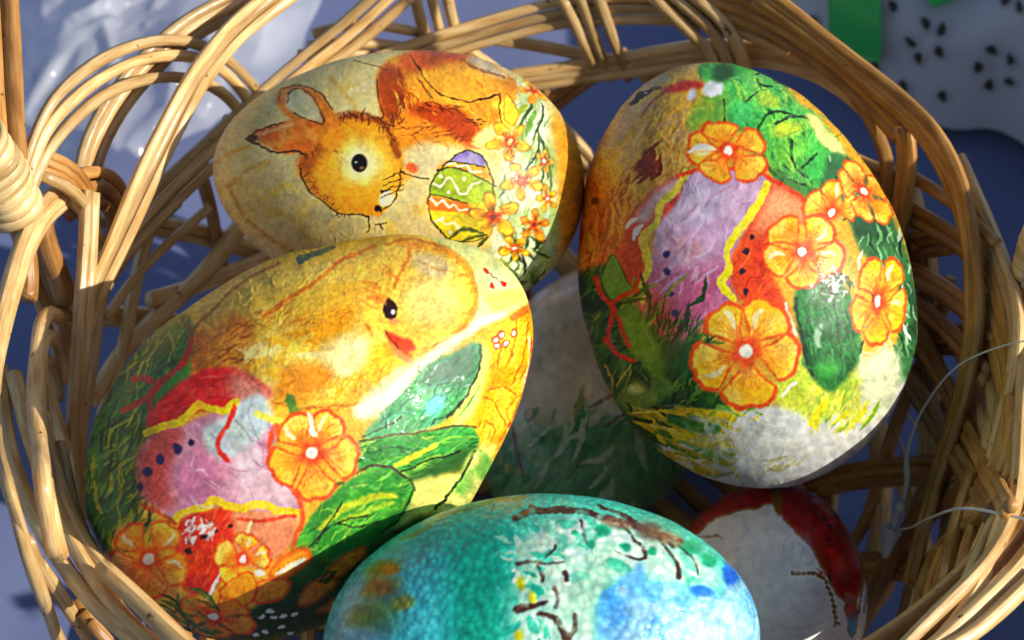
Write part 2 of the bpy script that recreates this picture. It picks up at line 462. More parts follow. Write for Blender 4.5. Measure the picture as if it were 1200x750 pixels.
# left border loops
for P, lf in (([(46, 660), (24, 590), (12, 530), (7, 470), (9, 410), (24, 374), (45, 369), (62, 394), (70, 430)], (4, 7, 8, 1)),
              ([(60, 660), (38, 600), (26, 540), (20, 460), (27, 402), (45, 393), (61, 419), (68, 450)], (3, 5, 6, 1)),
              ([(66, 640), (46, 560), (34, 500), (30, 440), (45, 420), (60, 440), (66, 470)], (2, 3, 4, 0))):
    strand(P, lift=lf, r=0.0020)
strand([(90, 225), (86, 290), (81, 350), (76, 430), (69, 500), (72, 560), (82, 620)], 3, 28, 4, r=0.0016, mat=WICK, near=(8, 14, 14, 8, 0))
strand([(135, 270), (116, 340), (105, 400), (95, 470), (86, 545), (90, 600)], 1, 0, 1.0, r=0.0015)
strand([(170, 270), (152, 335), (140, 400), (120, 470), (105, 530)], 1, 0, 1.0, r=0.0017)
strand([(200, 235), (160, 275), (135, 305), (110, 345)], 1, 0, 2.5, r=0.0014)
strand([(240, 240), (185, 290), (140, 335), (115, 375)], 1, 0, 2.0, r=0.0014)
strand([(290, 250), (240, 318), (190, 365), (140, 412), (105, 470)], 1, 0, 0.5, r=0.0022)
strand([(330, 300), (280, 318), (230, 338), (180, 352)], 2, 22, -1.0, r=0.0018)
strand([(24, 425), (36, 465), (52, 515), (68, 565), (85, 610)], 1, 0, 4.0, r=0.0017, mat=WICK_PALE)
strand([(29, 494), (33, 520), (45, 570), (62, 620)], 1, 0, 5.0, r=0.0018)
for P in ([(58, 222), (72, 205), (95, 200), (118, 205), (136, 222), (150, 250)], [(62, 236), (80, 221), (104, 218), (128, 236), (142, 262)], [(68, 254), (88, 239), (108, 239), (121, 252), (132, 280)]):
    strand(P, lift=(3, 5, 3, 0), r=0.0017, mat=WICK_BROWN)
# near border, bottom left corner and on round under the frame to the right
NEAR = [(150, 742), (260, 815), (420, 880), (610, 905), (800, 885), (960, 840), (1060, 782)]
strand([(-2, 430), (2, 490), (16, 545), (40, 606), (78, 668), (110, 712)] + NEAR + [(1105, 748), (1150, 708), (1205, 655), (1245, 580)], 1, 0, 0, r=0.0022, mode=('z', 0.107))
strand([(16, 440), (30, 500), (48, 545), (66, 600), (96, 656), (124, 700)] + [(x + 8, y - 4) for x, y in NEAR] + [(1115, 762), (1160, 725), (1215, 672)], 1, 0, 0, r=0.0021, mode=('z', 0.108))
strand([(1240, 560), (1190, 632), (1140, 688), (1092, 734), (1040, 775), (960, 815), (860, 845)], 1, 0, 0, r=0.0021, mode=('z', 0.1045), mat=WICK_BROWN)
strand([(1236, 530), (1180, 612), (1130, 668), (1078, 716), (1030, 752), (950, 795)], 1, 0, 0, r=0.0020, mode=('z', 0.1010), mat=WICK_BROWN)
strand([(118, 664), (150, 692), (190, 731), (220, 760), (280, 800), (360, 840), (480, 876)], 1, 0, 0, r=0.0023, mode=('z', 0.1135))
strand([(56, 520), (64, 548), (77, 592), (96, 632), (112, 655), (150, 700)], 1, 0, 0, r=0.0017, mode=('z', 0.108))
strand([(70, 520), (80, 570), (92, 615), (118, 660)], 1, 0, 0, r=0.0015, mode=('z', 0.104))
strand([(0, 500), (8, 550), (26, 612), (50, 682), (76, 755), (100, 820)], 2, 14, 1.0, r=0.0013, mode='near')
strand([(24, 580), (38, 640), (60, 702), (92, 770)], 1, 0, 2.0, r=0.0014, mode='near')
strand([(40, 630), (70, 690), (100, 730), (130, 790)], 1, 0, 2.2, r=0.0014, mode='near')
strand([(60, 655), (92, 705), (118, 760), (130, 800)], 1, 0, 2.5, r=0.0013, mode='near')

# the handle: three bent rods, bound to the border with split cane
LB, RB = on_wall(24, 215, 'far') + np.array([-0.001, 0, 0.0]), on_wall(1188, 300, 'far') + np.array([0.006, 0, 0])
def handle_pts(off):
    P = []
    for t in np.linspace(0, 1, 25):
        a = math.pi * t
        c = (LB + RB) / 2; h = (RB - LB) / 2
        p_ = c - h * (math.copysign(abs(math.cos(a)) ** 0.55, math.cos(a))) * (1 + 0.05 * math.sin(a))
        p_ = p_ + np.array([0, 0.10, 0.24]) * max(0.0, math.sin(a)) ** 0.8
        P.append(p_ + off)
    return [LB + off + np.array([0.006, -0.002, -0.05])] + P[0:] + [RB + off + np.array([-0.006, -0.002, -0.05])]
for off in ((-0.0018, -0.0012, 0), (0.0018, -0.0012, 0), (0, 0.0018, 0)):
    rod3d(handle_pts(np.array(off)), 0.0024, WICK_BROWN, name='handle_rod', sides=10)
def winding(c, axis, r0, turns, step, start, mat, name='binding_strip'):
    axis = np.asarray(axis, float); axis /= np.linalg.norm(axis)
    u = np.cross(axis, [0, 1, 0.2]); u /= np.linalg.norm(u); v = np.cross(axis, u)
    for k in range(turns):
        P, N = [], []
        for t in np.linspace(0, 1, 22):
            a = 2 * math.pi * t + start
            rr = r0 * (1 + 0.05 * math.sin(3 * a + k))
            nrm = u * math.cos(a) + v * math.sin(a)
            P.append(c + axis * (step * (k + t)) + nrm * rr); N.append(nrm)
        tube(name, P, 0.0020, mat, basket, sides=8, flat=0.34, ref=np.array(N)); RODS[0] += 1
wc = on_wall(24, 226, 'far') + np.array([-0.001, -0.004, 0.003])
winding(wc + np.array([0.0005, -0.002, -0.002]), (-0.30, 0.05, 1), 0.0068, 8, 0.0029, 0.3, WICK_PALE)
winding(RB + np.array([0, 0, -0.006]), (0.1, 0, 1), 0.0056, 7, 0.0026, 0.8, WICK_PALE)
strand([(62, 226), (44, 238), (22, 266), (6, 310), (-8, 360), (-26, 430), (-40, 520)], 4, 34, 4.0, r=0.0016)
for P in ([(30, 176), (52, 190), (74, 214), (90, 246)], [(30, 186), (50, 198), (70, 222), (88, 252)], [(28, 198), (48, 208), (66, 230), (86, 256)]):
    strand(P, lift=(3, 7, 7, 5), r=0.0012, mat=WICK_BROWN)
strand([(26, 205), (46, 220), (64, 240), (86, 258)], 1, 0, (4, 9, 9, 6), r=0.0017)
strand([(60, 226), (67, 246), (76, 266), (87, 290)], 1, 0, (5, 8, 9, 9), r=0.0017, mat=WICK_PALE)
strand([(36, 262), (44, 290), (58, 325), (66, 352)], 1, 0, 3.0, r=0.0031, mat=WICK_BROWN)
strand([(20, 285), (24, 320), (22, 352)], 1, 0, 3.0, r=0.0026, mat=WICK_BROWN)
# ------------------------------------------------------------------ painting the printed paper of the eggs
class Paper:
    """a sheet of printed napkin paper; its coordinates run along the face of the egg it is glued on"""
    def __init__(s, x0, y0, x1, y1, base, seed, ss=1.3, warp=1.4):
        s.x0, s.y0, s.ss, s.sat = x0, y0, ss, 1.2
        s.w, s.h = int((x1 - x0) * ss), int((y1 - y0) * ss)
        s.X, s.Y = np.meshgrid(x0 + np.arange(s.w) / ss, y0 + np.arange(s.h) / ss)
        sh = (s.h, s.w)
        s.n1 = fbm2(sh, 60 * ss, 5, seed); s.n2 = fbm2(sh, 9 * ss, 3, seed + 1); s.n3 = fbm2(sh, 26 * ss, 5, seed + 2)
        wx = fbm2(sh, 22 * ss, 5, seed + 3); wy = fbm2(sh, 22 * ss, 5, seed + 4)
        s.WX = s.X + (wx - .5) * 5 * warp + (fbm2(sh, 4 * ss, 2, seed + 5) - .5) * 2.2
        s.WY = s.Y + (wy - .5) * 5 * warp + (fbm2(sh, 4 * ss, 2, seed + 6) - .5) * 2.2
        s.clip = None
        s.img = np.ones((s.h, s.w, 3)) * np.array(base, float)
        s.img *= (1 + 0.20 * (s.n1 - .5) + 0.12 * (s.n2 - .5))[..., None]
    def box(s, pts, pad):
        p = np.asarray(pts, float)
        a = max(0, int((p[:, 0].min() - pad - s.x0) * s.ss)); b = min(s.w, int((p[:, 0].max() + pad - s.x0) * s.ss) + 1)
        c = max(0, int((p[:, 1].min() - pad - s.y0) * s.ss)); d = min(s.h, int((p[:, 1].max() + pad - s.y0) * s.ss) + 1)
        return slice(c, d), slice(a, b)
    def lay(s, sl, m, c, var=0.16, fine=0.14, c2=None):
        if m.size == 0: return
        if s.clip is not None: m = m * s.clip[sl]
        C = np.asarray(c, float)
        k = s.n3[sl]
        if c2 is not None:
            t = np.clip((k - .38) / .24, 0, 1)[..., None]
            C = C * (1 - t) + np.asarray(c2, float) * t
        C = C * (1 + var * (s.n1[sl] - .5) * 2 + fine * (s.n2[sl] - .5) * 2)[..., None]
        s.img[sl] = s.img[sl] * (1 - m[..., None]) + C * m[..., None]
    @staticmethod
    def blur(m, r):
        r = int(round(r))
        if r < 1: return m
        for ax in (0, 1):
            for _ in range(2):
                pw = [(0, 0), (0, 0)]; pw[ax] = (r + 1, r)
                cs = np.cumsum(np.pad(m, pw, mode='edge'), axis=ax)
                if ax == 0: m = (cs[2 * r + 1:] - cs[:-2 * r - 1]) / (2 * r + 1)
                else: m = (cs[:, 2 * r + 1:] - cs[:, :-2 * r - 1]) / (2 * r + 1)
        return m
    def poly(s, pts, c, soft=1.2, a=1.0, curve=True, c2=None, var=0.16, fine=0.14, edge=None, ew=2.0, warp=True, st=None):
        p = np.asarray(pts, float)
        if curve:
            q = np.vstack([p[-2:], p, p[:2]]); t = np.linspace(0, 1, 5)[:-1][:, None]; o = []
            for i in range(1, len(p) + 1):
                A, B, C_, D = q[i], q[i + 1], q[i + 2] if i + 2 < len(q) else q[-1], q[i + 3] if i + 3 < len(q) else q[-1]
                o.append(0.5 * (2 * B + (C_ - A) * t + (2 * A - 5 * B + 4 * C_ - D) * t ** 2 + (3 * B - A - 3 * C_ + D) * t ** 3))
            p = np.vstack(o)
        sl = s.box(p, 8 + 3 * soft)
        X, Y = (s.WX[sl], s.WY[sl]) if warp else (s.X[sl], s.Y[sl])
        if X.size == 0: return
        ins = np.zeros(X.shape, bool); j = len(p) - 1
        for i in range(len(p)):
            xi, yi, xj, yj = *p[i], *p[j]
            if yi != yj:
                ins ^= ((yi > Y) != (yj > Y)) & (X < (xj - xi) * (Y - yi) / (yj - yi) + xi)
            j = i
        m = s.blur(ins.astype(float), soft * s.ss) * a
        s.lay(sl, m, c, var, fine, c2)
        if st is not None and s.clip is None:            # pencil strokes that stay inside the shape
            cols, k, ln, an, w, al = st
            s.clip = np.zeros((s.h, s.w)); s.clip[sl] = m
            s.brush((*p.min(0), *p.max(0)), cols, k, ln, an, w, 16, al)
            s.clip = None
        if edge is not None: s.line(list(map(tuple, p)) + [tuple(p[0])], ew, edge, curve=False, a=0.85, rough=0.5)
    def line(s, pts, w, c, soft=0.8, a=1.0, curve=True, rough=0.3, taper=False, var=0.1):
        p = np.asarray(pts, float)
        if curve and len(p) > 2: p = catmull(p, len(p) * 5)
        sl = s.box(p, 9 + np.max(w))
        X, Y = s.WX[sl], s.WY[sl]
        if X.size == 0: return
        W = np.interp(np.linspace(0, 1, len(p)), np.linspace(0, 1, np.size(w)), np.atleast_1d(w)) / 2
        if taper: W = W * np.sin(np.linspace(0.12, math.pi - 0.12, len(p))) ** 0.6
        m = np.full(X.shape, -9.0)
        for i in range(len(p) - 1):
            A, B = p[i], p[i + 1]; d = B - A; L = d @ d + 1e-9
            t = np.clip(((X - A[0]) * d[0] + (Y - A[1]) * d[1]) / L, 0, 1)
            D = np.hypot(X - A[0] - t * d[0], Y - A[1] - t * d[1])
            m = np.maximum(m, W[i] + (W[i + 1] - W[i]) * t - D)
        m = np.clip(m / soft + 0.5, 0, 1) * a
        if rough: m = m * np.clip(1 - rough * 2.2 * (s.n2[sl] - .42), 0.25, 1)
        s.lay(sl, m, c, var)
    def finish(s, amt=1.0):
        """grain of the coloured-pencil drawing"""
        sh = (s.h, s.w)
        g1 = fbm2(sh, 3.2 * s.ss, 2, 901) - .5; g2 = fbm2(sh, 1.6 * s.ss, 1, 902) - .5
        k = np.clip((s.img.max(-1) - s.img.min(-1)) / 110, .12, 1)      # bare paper takes no pencil
        s.img = s.img * (1 + amt * k * (0.34 * g1 + 0.16 * g2))[..., None]
        for c in range(3):                               # crisp print: a little unsharp mask
            ch = s.img[..., c]; s.img[..., c] = ch + 0.55 * (ch - s.blur(ch, 2.5 * s.ss))
        return s
    def ell(s, x, y, rx, ry, c, ang=0, soft=0.15, a=1.0, c2=None, var=0.12, warp=True):
        sl = s.box([(x, y)], max(rx, ry) * 1.4 + 6)
        X, Y = (s.WX[sl], s.WY[sl]) if warp else (s.X[sl], s.Y[sl])
        ca, sa = math.cos(R(ang)), math.sin(R(ang))
        u = ((X - x) * ca + (Y - y) * sa) / rx; v = (-(X - x) * sa + (Y - y) * ca) / ry
        m = np.clip((1 - np.hypot(u, v)) / max(soft, .01) + .5, 0, 1)
        m = m * m * (3 - 2 * m) * a
        s.lay(sl, m, c, var, c2=c2)
    def hatch(s, pts, c, k, ln, ang, spread=12, w=1.1, a=0.7, area=6):
        """short pen strokes along a polyline"""
        g = np.random.default_rng(int(abs(pts[0][0] * 7 + pts[0][1])))
        q = catmull(pts, k)
        for x, y in q:
            t = R(ang + g.normal(0, spread)); L = ln * g.uniform(.6, 1.3)
            x += g.normal(0, area * .5); y += g.normal(0, area * .5)
            s.line([(x, y), (x + math.cos(t) * L * .5 + g.normal(0, .6), y + math.sin(t) * L * .5), (x + math.cos(t) * L, y + math.sin(t) * L)], w * g.uniform(.6, 1.3), c, a=a, taper=True)
    def brush(s, region, cs, k, ln, ang, w=3, spread=10, a=0.6):
        """many loose brush strokes inside the box region"""
        g = np.random.default_rng(int(abs(region[0] * 3 + region[1] * 5)) + k)
        for i in range(k):
            x = g.uniform(region[0], region[2]); y = g.uniform(region[1], region[3])
            t = R(ang + g.normal(0, spread)); L = ln * g.uniform(.5, 1.4); b = g.normal(0, .12)
            s.line([(x - math.cos(t) * L / 2, y - math.sin(t) * L / 2), (x + math.sin(t) * L * b, y - math.cos(t) * L * b), (x + math.cos(t) * L / 2, y + math.sin(t) * L / 2)],
                   w * g.uniform(.5, 1.4), cs[g.integers(len(cs))], a=min(1, a * 1.3) * g.uniform(.6, 1.2), taper=True, soft=1.0, rough=.1)
    def flower(s, x, y, rad, ang=0, sx=1, sy=1, rot=0, skip=(), fill=(247, 188, 62), fill2=(251, 214, 110), rim=(224, 98, 40), n=5, centre=(245, 240, 225), hi=(0, 1, 3), width=33, point=0.18, glow=(238, 146, 46), ga=.35):
        ca, sa = math.cos(R(rot)), math.sin(R(rot))
        def M(r, t):
            u = r * math.cos(t) * sx * rad; v = r * math.sin(t) * sy * rad
            return (x + u * ca - v * sa, y + u * sa + v * ca)
        g = np.random.default_rng(int(x * 3 + y))
        for k in range(n):
            if k in skip: continue
            t0 = R(ang + 360 / n * k) + g.normal(0, .05); hw = R(width) * g.uniform(.92, 1.08); L = g.uniform(.93, 1.05)
            def petal(f, r0):
                P = []
                for q in np.linspace(-1, 1, 11):
                    r = L * (1 - point * abs(q) ** (2.2 if point < .3 else 1.4) - 0.06 * math.exp(-(q / .2) ** 2)) * f
                    P.append(M(r, t0 + q * hw * f))
                P += [M(r0 + .28, t0 + hw * .62 * f), M(r0, t0), M(r0 + .28, t0 - hw * .62 * f)]
                return P
            s.poly(petal(1.03, .02), rim, soft=1.0, curve=False)
            s.poly(petal(.95, .15), fill, soft=1.1, curve=False, c2=fill2, var=.1)
            s.ell(*M(.4, t0), rad * .3, rad * .2, glow, math.degrees(t0) + rot, soft=1.2, a=ga)
            for q in (-.6, -.35, -.1, .2, .45, .7):
                s.line([M(.2, t0 + q * hw * .4), M(.42, t0 + q * hw * .6), M(g.uniform(.5, .8), t0 + q * hw)], (1.8, .6), rim, a=.55, soft=1.0)
            if k in hi:
                q = g.choice([-.5, .5])
                s.line([M(.45, t0 + q * hw * .7), M(.66, t0 + q * hw * .8), M(.82, t0 + q * hw * .5)], rad * .11, (250, 240, 205), soft=2, a=.85, taper=True)
        s.ell(x, y, rad * .24 * max(sx, .5), rad * .24 * max(sy, .5), (216, 76, 34), rot, soft=1.0, a=.8)
        s.ell(x, y, rad * .12 * max(sx, .6), rad * .12 * max(sy, .6), centre, rot, soft=.5)

def paint_bunny():
    p = Paper(170, -20, 790, 440, (222, 208, 150), 11)
    p.brush((250, 60, 660, 340), [(226, 200, 110), (206, 200, 150), (232, 222, 176)], 90, 46, 20, 12, 40, .35)
    p.brush((250, 180, 480, 330), [(230, 205, 90), (212, 206, 160), (222, 196, 110)], 60, 26, 60, 9, 50, .35)
    for q in ([(252, 192), (270, 180), (300, 170)], [(262, 222), (290, 200), (315, 190)], [(388, 92), (405, 110), (420, 132)]):
        p.line(q, 5, (208, 160, 62), soft=5, a=.6, rough=.7)
    p.line([(258, 205), (266, 240), (292, 278), (330, 304), (380, 322)], 12, (236, 218, 160), soft=4, a=.7)
    p.line([(270, 225), (290, 258), (330, 290), (380, 305)], 4, (196, 140, 50), soft=4, a=.6)
    p.poly([(640, 130), (668, 150), (692, 190), (700, 240), (665, 300), (648, 260), (646, 200)], (210, 150, 46), soft=7, a=.9)
    # foliage side
    p.poly([(598, 98), (632, 112), (645, 140), (652, 205), (650, 300), (610, 335), (575, 300), (588, 180)], (214, 222, 188), soft=4, c2=(170, 188, 120), st=([(70, 110, 50), (150, 176, 80), (236, 240, 214), (110, 146, 70)], 90, 24, -72, 2.0, .6))
    for q, w, c in (([(600, 146), (606, 134), (618, 122)], 9, (160, 176, 50)), ([(607, 150), (616, 135), (625, 118)], 4, (70, 100, 40)),
                    ([(625, 165), (634, 145), (636, 122)], 3, (46, 78, 36)), ([(612, 200), (628, 180), (634, 150)], 2.4, (46, 70, 40)),
                    ([(618, 160), (622, 145), (626, 130)], 7, (120, 160, 70)), ([(640, 210), (637, 180), (632, 150)], 4, (60, 96, 46)), ([(634, 230), (634, 200), (630, 175)], 3, (50, 84, 40)),
                    ([(646, 230), (643, 200), (640, 170)], 3, (90, 120, 60)), ([(648, 300), (640, 280), (642, 240)], 9, (190, 206, 170))):
        p.line(q, w, c, taper=True, soft=1)
    p.brush((590, 280, 640, 335), [(50, 80, 40), (96, 124, 60), (30, 50, 30), (150, 160, 90)], 26, 26, 70, 5, 40, .8)
    # haunch
    p.poly([(441, 92), (452, 72), (475, 60), (515, 57), (555, 66), (588, 80), (606, 104), (600, 124), (586, 140), (588, 152), (575, 150), (545, 168), (515, 168), (488, 172), (458, 160), (446, 128)], (226, 146, 40), soft=1.5, c2=(238, 172, 60), st=([(206, 110, 30), (244, 196, 96), (180, 90, 28)], 150, 16, 60, 1.2, .6))
    p.ell(535, 96, 56, 26, (242, 184, 74), 12, soft=1, a=.8)
    p.poly([(442, 92), (452, 75), (468, 78), (476, 100), (468, 130), (458, 152), (446, 122)], (160, 72, 24), soft=3, a=.9)
    p.poly([(466, 66), (500, 56), (532, 60), (560, 72), (530, 74), (500, 80), (478, 84)], (190, 88, 26), soft=4, a=.85)
    p.brush((462, 84, 500, 150), [(224, 170, 60), (150, 70, 26), (240, 190, 90)], 34, 26, 75, 1.8, 14, .7)
    p.poly([(545, 70), (560, 66), (590, 82), (596, 92), (575, 88), (558, 80)], (216, 208, 190), soft=3, a=.9)
    p.line([(538, 70), (560, 82), (592, 90)], 3, (130, 80, 60), soft=2, a=.6)
    p.poly([(486, 150), (480, 128), (508, 120), (540, 130), (562, 150), (567, 168), (540, 170), (515, 156)], (176, 76, 20), soft=3)
    p.poly([(440, 150), (458, 140), (486, 136), (516, 150), (545, 168), (530, 182), (505, 196), (488, 206), (468, 215), (450, 235)], (234, 152, 48), soft=3)
    p.poly([(474, 176), (500, 166), (520, 168), (546, 172), (524, 186), (504, 206), (486, 207), (468, 192)], (240, 226, 176), soft=4)
    p.poly([(575, 120), (590, 118), (600, 128), (606, 142), (594, 152), (586, 146), (588, 130)], (250, 214, 80), soft=2)
    p.poly([(552, 165), (575, 148), (588, 152), (584, 172), (565, 172)], (246, 224, 150), soft=2)
    p.hatch([(452, 150), (480, 152), (515, 158), (550, 165)], (110, 48, 16), 40, 13, -10, 18, 1.1, .65, 9)
    p.hatch([(490, 124), (520, 124), (548, 136), (562, 150)], (60, 32, 16), 30, 10, 15, 15, 1.4, .8, 6)
    p.hatch([(446, 150), (462, 130), (472, 105)], (90, 38, 14), 26, 15, 80, 14, 1.1, .7, 8)
    p.line([(480, 64), (490, 78), (498, 92), (508, 104), (522, 112), (545, 118), (566, 117), (584, 111)], 1.8, (66, 34, 16), rough=.6)
    p.line([(586, 110), (586, 128), (589, 145)], 1.6, (66, 34, 16)); p.line([(414, 71), (440, 75), (456, 82)], 1.4, (110, 70, 30), a=.7)
    p.line([(441, 94), (443, 115), (450, 135), (444, 142), (462, 148)], 1.8, (80, 40, 18), rough=.6)
    # head
    p.poly([(350, 196), (356, 176), (372, 156), (394, 141), (420, 135), (446, 142), (462, 160), (472, 184), (472, 210), (461, 236), (447, 250), (434, 253), (414, 249), (394, 246), (369, 229), (355, 212)], (228, 142, 34), soft=1.4, c2=(238, 160, 44), st=([(206, 110, 26), (246, 190, 70)], 160, 12, 50, 1.1, .6))
    p.ell(424, 192, 44, 42, (246, 200, 74), 0, soft=1, a=.9); p.ell(416, 232, 34, 14, (240, 172, 40), 0, soft=1, a=.7)
    p.poly([(352, 196), (356, 176), (376, 157), (384, 168), (372, 186), (362, 206)], (150, 74, 24), soft=5, a=.65)
    p.line([(396, 138), (424, 135), (446, 143), (460, 164), (466, 180)], 9, (150, 70, 22), soft=4, a=.7, rough=.6)
    p.hatch([(396, 138), (424, 133), (446, 141), (460, 162)], (80, 40, 18), 46, 9, 60, 30, 1.2, .75, 5)
    p.hatch([(356, 172), (366, 164), (378, 158)], (60, 34, 18), 18, 15, 80, 14, 1.2, .75, 6)
    p.hatch([(352, 190), (358, 214), (372, 232), (396, 246)], (120, 58, 18), 30, 8, -40, 25, 1, .6, 4)
    p.hatch([(392, 170), (398, 186), (394, 176)], (90, 44, 18), 8, 6, 60, 20, 1, .7, 3)
    p.ell(422, 190, 24, 23, (247, 236, 170), 0, soft=1.0)
    p.ell(421, 191, 9.5, 10.8, (22, 20, 17), 0, soft=.2, warp=False); p.ell(424, 197, 3, 2.2, (110, 80, 60), 0, soft=.5, warp=False); p.ell(417, 190, 1.6, 1.3, (150, 150, 140), 0, soft=.5, warp=False)
    p.line([(353, 196), (356, 213), (370, 231), (394, 247), (414, 250), (434, 254)], 2.0, (62, 34, 16), rough=.7)
    p.poly([(322, 120), (327, 107), (340, 101), (358, 102), (376, 111), (390, 128), (397, 145), (396, 162), (376, 162), (358, 152), (342, 142), (331, 132)], (228, 148, 58), soft=1.2, c2=(212, 120, 44))
    p.poly([(334, 120), (338, 109), (350, 106), (364, 114), (372, 128), (376, 142), (362, 139), (348, 136), (338, 130)], (214, 208, 168), soft=1.5)
    p.line([(336, 122), (339, 109), (352, 105), (366, 114), (374, 130), (377, 144), (360, 139), (344, 134)], 1.7, (84, 50, 24), rough=.6)
    p.line([(326, 118), (330, 106), (344, 101), (360, 103), (378, 112), (390, 128)], 1.8, (70, 42, 22), rough=.6)
    p.poly([(289, 162), (306, 151), (326, 147), (346, 142), (364, 150), (374, 164), (364, 180), (346, 180), (328, 178), (308, 169)], (218, 124, 46), soft=1.2, c2=(228, 160, 80))
    p.line([(300, 160), (324, 152), (344, 148)], 4, (230, 190, 140), soft=2, a=.8)
    p.line([(289, 163), (306, 171), (322, 178), (342, 176), (356, 182)], 2.4, (66, 40, 24), rough=.4); p.line([(292, 160), (312, 150), (334, 145)], 1.6, (80, 50, 28))
    p.ell(296, 162, 6, 3.5, (96, 62, 34), -15, soft=.6)
    p.poly([(372, 150), (395, 148), (404, 160), (392, 172), (374, 168)], (226, 150, 44), soft=4)
    # muzzle, whiskers, paws
    p.ell(454, 232, 9, 10, (244, 234, 190), 20, soft=.6); p.ell(445, 243, 5, 4, (30, 22, 18), 0, soft=.4); p.line([(447, 246), (458, 240), (465, 228), (469, 214), (470, 198)], 1.3, (60, 36, 20))
    for y in (205, 213, 220, 226):
        p.line([(448, y + 5), (458, y), (473, y - 4)], 1.2, (66, 40, 20))
    p.line([(470, 200), (482, 206), (502, 208)], 1.6, (60, 36, 22)); p.line([(458, 222), (450, 224), (446, 223)], 1.4, (50, 30, 18))
    p.ell(484, 197, 8, 5, (234, 116, 60), 10, soft=.8, a=.9)
    p.line([(434, 253), (434, 266), (431, 270)], 1.6, (60, 40, 20)); p.line([(445, 260), (450, 268)], 1.6, (60, 40, 20)); p.line([(442, 262), (452, 260)], 1.4, (60, 40, 20))
    p.hatch([(396, 247), (405, 249)], (60, 36, 20), 5, 6, 100, 20, 1.3, .8, 2)
    # the decorated egg it holds
    egg = [(501, 236), (505, 214), (516, 197), (530, 184), (548, 176), (562, 179), (572, 194), (578, 215), (580, 242), (574, 268), (556, 282), (532, 282), (514, 268), (504, 254)]
    p.poly(egg, (222, 208, 66), soft=1)
    p.poly([(524, 187), (548, 176), (563, 180), (569, 194), (550, 191), (536, 188)], (150, 132, 186), soft=1, c2=(196, 188, 214))
    p.poly([(512, 198), (524, 187), (550, 192), (570, 196), (576, 212), (560, 206), (540, 198), (524, 194)], (244, 178, 62), soft=1)
    p.poly([(503, 226), (512, 200), (532, 195), (560, 207), (580, 220), (580, 236), (548, 236), (524, 230)], (156, 180, 46), soft=1, c2=(178, 196, 62))
    p.poly([(501, 230), (524, 233), (549, 238), (552, 252), (530, 249), (503, 244)], (240, 134, 44), soft=1)
    for q in ([(508, 214), (515, 219), (524, 207), (531, 211), (538, 226), (546, 226), (554, 217), (564, 214)], [(504, 233), (511, 239), (517, 235), (523, 243), (530, 239), (538, 248), (548, 246)], [(520, 192), (532, 189), (538, 195), (548, 193), (554, 202), (564, 200)], [(508, 262), (515, 258), (522, 264), (532, 262), (540, 270)]):
        p.line(q, 2.6, (246, 240, 205), curve=False, soft=1)
    for x, y in ((516, 206), (545, 211), (525, 224), (519, 257), (528, 272)): p.ell(x, y, 2.4, 2.2, (244, 238, 200), soft=.6)
    for q in ([(512, 199), (532, 195), (560, 207), (582, 219)], [(502, 227), (524, 231), (549, 238)], [(524, 187), (548, 191), (568, 195)]): p.line(q, 1.6, (60, 56, 30))
    p.line(egg + [egg[0]], 1.9, (48, 44, 26), rough=.5)
    # daffodils
    Y, Y2, RM = (250, 216, 60), (252, 232, 120), (150, 104, 36)
    p.flower(626, 107, 20, 10, 1.1, .7, 25, fill=Y, fill2=(250, 180, 40), rim=(196, 120, 30), centre=(150, 70, 30), hi=(), width=25, point=.5, glow=(222, 150, 46), ga=.3)
    p.flower(612, 212, 27, 20, 1, .9, 0, fill=(250, 216, 72), fill2=Y2, rim=RM, centre=(214, 110, 40), hi=(), width=25, point=.5, glow=(222, 150, 46), ga=.3)
    p.flower(578, 254, 33, 35, 1, .95, 10, fill=(250, 214, 74), fill2=(244, 200, 66), rim=RM, centre=(150, 80, 40), hi=(), width=25, point=.5, glow=(222, 150, 46), ga=.3)
    p.flower(626, 264, 23, 60, .9, 1, 0, fill=(236, 180, 60), fill2=(226, 160, 56), rim=(140, 80, 30), centre=(130, 60, 30), hi=(), width=25, point=.5, glow=(222, 150, 46), ga=.3)
    p.flower(597, 166, 29, 15, 1, .92, 10, fill=Y, fill2=Y2, rim=(180, 124, 30), centre=(240, 226, 150), hi=(), width=25, point=.5, glow=(222, 150, 46), ga=.3)
    p.flower(641, 232, 17, 40, .8, 1, 0, fill=(250, 212, 74), fill2=(244, 196, 66), rim=(150, 104, 36), hi=(), width=25, point=.5, glow=(222, 150, 46), ga=.3)
    p.flower(604, 292, 21, 10, 1, .8, 10, fill=(250, 212, 74), fill2=(244, 196, 66), rim=(150, 104, 36), hi=(), width=25, point=.5, glow=(222, 150, 46), ga=.3)
    p.flower(636, 190, 15, 70, .8, 1, 0, fill=(250, 212, 74), fill2=(252, 226, 110), rim=(150, 104, 36), hi=(), width=25, point=.5, glow=(222, 150, 46), ga=.3)
    for x, y in ((597, 166), (578, 254), (612, 212)): p.hatch([(x - 8, y - 4), (x + 8, y + 4)], (130, 56, 40), 14, 9, 90, 90, 1.0, .8, 8)
    p.poly([(592, 112), (602, 120), (608, 134), (600, 146), (592, 138)], (248, 206, 70), soft=1.5, edge=(150, 100, 40), ew=1.2)
    for q in ([(528, 278), (545, 268), (566, 272)], [(540, 284), (556, 276), (570, 274)], [(560, 290), (568, 280), (572, 276)]):
        p.line(q, 6, (120, 130, 50), taper=True); p.line(q, 1.4, (40, 46, 24))
    p.brush((470, 62, 590, 175), [(244, 176, 60), (190, 96, 30), (236, 190, 100)], 60, 14, 70, 1.4, 30, .4)
    return p.finish(.45)

